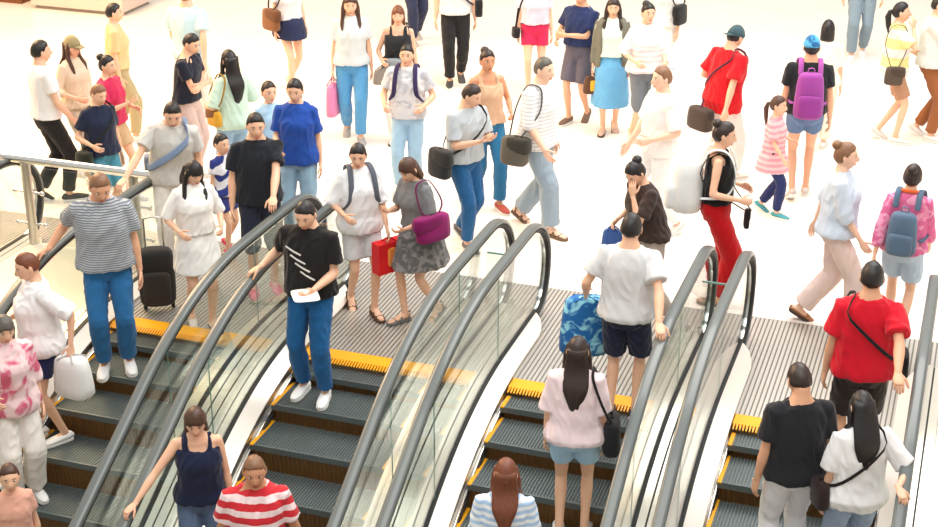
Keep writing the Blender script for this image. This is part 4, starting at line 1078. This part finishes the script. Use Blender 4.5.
PP['red_tee'] = Q = build_person(dict(loc=(-0.466, -0.460, -0.143), rz=0.154, h=1.74, vox=.010, label='person in red T-shirt with black shoulder strap resting a hand on the handrail', g='m',hair=('short','black'),skin='b',top=('t_shirt',(204,16,40),.88,.74,.044),bot=('shorts',(46,36,34),.9),shoes=('sneaker',(80,76,74)),ar=('rail',(-0.067,-1.665,0.576)),al='down',head=(0,6)))
shoulder_bag(Q,'crossbody_bag','small black crossbody bag hanging beside the red T-shirt','bag',(34,30,30),(.27,.02,.95),(.04,.10,.09),1,0)
PP['black_tee_D'] = Q = build_person(dict(loc=(-0.785, -1.392, -0.495), rz=0.503, h=1.70, vox=.010, label='person in black T-shirt and white trousers on the escalator below the red T-shirt', g='m',hair=('short','dark'),skin='b',top=('t_shirt',(32,33,38),.88,.70,.036),bot=('trousers',(226,226,230)),shoes=('sneaker',(220,220,220)),ar='down',al='down',head=(0,24)))
PP['white_D'] = Q = build_person(dict(loc=(-0.370, -1.460, -0.495), rz=0.399, h=1.60, vox=.010, label='person in white shirt at the picture edge, arm stretched to the handrail', g='f',hair=('long','black'),hlen=.40,top=('shirt',(234,234,236),.84,.9,.044),bot=('trousers',(150,168,196)),ar=('rail',(-0.067,-1.738,0.537)),al='down',head=(0,26)))
shoulder_bag(Q,'shoulder_bag','thin black strap bag over the white shirt','bag',(44,30,30),(-.25,.0,.92),(.05,.11,.10),-1,0.1)
PP['pink_C'] = Q = build_person(dict(loc=(-2.322, -1.320, -0.495), rz=0.189, h=1.62, vox=.010, label='person in pale pink top and denim shorts on the escalator', g='f',hair=('long','dark'),hlen=.42,top=('blouse',(236,216,220),.88,.95,.045),bot=('shorts',(168,202,226),.55),shoes=('sneaker',(230,226,222)),al='down',ar='down',legs=('stand',.02)))
shoulder_bag(Q,'shoulder_bag','black shoulder bag hanging beside the denim shorts','bag',(30,30,34),(.27,.02,.90),(.07,.13,.14),1,0.1,False)
PP['grey_C'] = Q = build_person(dict(loc=(-2.221, -0.260, -0.048), rz=0.067, h=1.70, vox=.010, label='person in light grey T-shirt and navy shorts stepping off the escalator', g='m',hair=('short','black'),top=('t_shirt',(216,218,220),.88,.68,.038),bot=('shorts',(28,38,66),.9),shoes=('sneaker',(60,60,64)),ar=('rail',(-1.862,-0.725,0.900)),al=('l',-.34,.14,.96),head=(0,8)))
hand_bag(Q,-1,'tote_bag','blue and turquoise tie-dyed tote bag beside the light grey T-shirt','bag',(38,112,176),(.20,.09,.25),.0,0.3,fabric((34,104,172),'dye',(150,220,240),7))
PP['brown_tee'] = Q = build_person(dict(loc=(-2.395, 1.272, 0.004), rz=2.423, h=1.60, vox=.012, label='person in dark brown T-shirt with one hand raised to the face', g='f',hair=('bun','black'),top=('t_shirt',(62,48,44),.90,.8,.032),bot=('trousers',(186,172,164)),shoes=('sandal',(96,70,54)),al='face',ar='bend',legs=('walk',.22,1),lean=(14,0,0),head=(10,20)))
hand_bag(Q,1,'tote_bag','small blue tote bag hanging in front of the dark brown T-shirt','bag',(64,96,160),(.10,.05,.12),.05,0.8)
PP['navy_B'] = Q = build_person(dict(loc=(-4.804, -2.260, -0.957), rz=-2.638, h=1.62, vox=.010, label='person in navy sleeveless top with bare arm reaching to the handrail', g='f',hair=('bob','brown'),top=('tank_top',(26,34,62),.90,0,.026),bot=('trousers',(90,110,140)),ar=('rail',(-5.132,-2.784,-0.067)),al='down',head=(0,20)))
PP['red_stripe_B'] = Q = build_person(dict(loc=(-4.230, -2.520, -1.188), rz=-2.725, h=1.70, vox=.010, label='person in red and white striped shirt low on the escalator', g='m',hair=('short','tan'),skin='c',top=('t_shirt',((240,218,220),'broad',(206,46,56),3.4),.88,.72,.030),bot=('shorts',(110,106,100)),al=('l',-.31,.04,.86),ar=('l',.31,.04,.86),head=(5,8)))
PP['brown_C'] = Q = build_person(dict(loc=(-2.536, -2.260, -0.957), rz=0.259, h=1.60, vox=.010, label='person in pale blue white blouse at the lower edge of the escalator', g='f',hair=('long','red'),top=('blouse',((232,238,244),'stripe',(170,200,232),6),.88,.9,.04),bot=('trousers',(190,200,210))))
flush()

# ------------------------------------------------------------------ light and camera
w = bpy.data.worlds.new('hall_daylight'); S.world = w; w.use_nodes = True
nt = w.node_tree; bg = nt.nodes['Background']
tc = nt.nodes.new('ShaderNodeTexCoord'); sp = nt.nodes.new('ShaderNodeSeparateXYZ')
rp = nt.nodes.new('ShaderNodeValToRGB')
mr = nt.nodes.new('ShaderNodeMapRange'); mr.inputs[1].default_value = -1; mr.inputs[2].default_value = 1
nt.links.new(tc.outputs['Generated'], sp.inputs[0]); nt.links.new(sp.outputs['Z'], mr.inputs[0]); nt.links.new(mr.outputs[0], rp.inputs[0])
e = rp.color_ramp.elements
e[0].position = 0.30; e[0].color = (0.62, 0.47, 0.30, 1)
e[1].position = 0.62; e[1].color = (1.0, 0.93, 0.85, 1)
x = e.new(0.90); x.color = (0.97, 0.99, 1.0, 1)
nt.links.new(rp.outputs[0], bg.inputs['Color']); bg.inputs['Strength'].default_value = 0.74

def area(name, loc, rot, sx, sy, power, col):
    l = bpy.data.lights.new(name, 'AREA'); l.shape = 'RECTANGLE'; l.size = sx; l.size_y = sy; l.energy = power; l.color = col
    o = bpy.data.objects.new(name, l); COL.objects.link(o); o.location = loc; o.rotation_euler = rot
    return o
area('ceiling_light', (-1.0, 5.5, 8.5), (0, 0, 0), 8, 8, 1150, (1.0, 0.97, 0.93))
area('ceiling_light', (-2.5, -4.0, 9.0), (0, 0, 0), 9, 5, 620, (1.0, 0.96, 0.9))
area('ceiling_light', (-13.0, 4.0, 6.5), (0, math.radians(-35), 0), 5, 5, 1350, (1.0, 0.64, 0.34))

cam = bpy.data.cameras.new('camera'); co = bpy.data.objects.new('camera', cam); COL.objects.link(co)
cam.sensor_width = 36.0; cam.lens = 1523.546 / 938 * 36.0; cam.clip_end = 200
yaw, pitch, roll = math.radians(18.84585), math.radians(23.51985), math.radians(0.12)
co.matrix_world = Matrix.Translation((0, -10.442, 5.759)) @ Matrix.Rotation(yaw, 4, 'Z') @ Matrix.Rotation(PI / 2 - pitch, 4, 'X') @ Matrix.Rotation(roll, 4, 'Z')
S.camera = co
S.view_settings.view_transform = 'Standard'; S.view_settings.look = 'None'
S.view_settings.gamma = 1.0; S.view_settings.use_curve_mapping = False
S.view_settings.exposure = 0.05
S.cycles.max_bounces = 8; S.cycles.transparent_max_bounces = 24
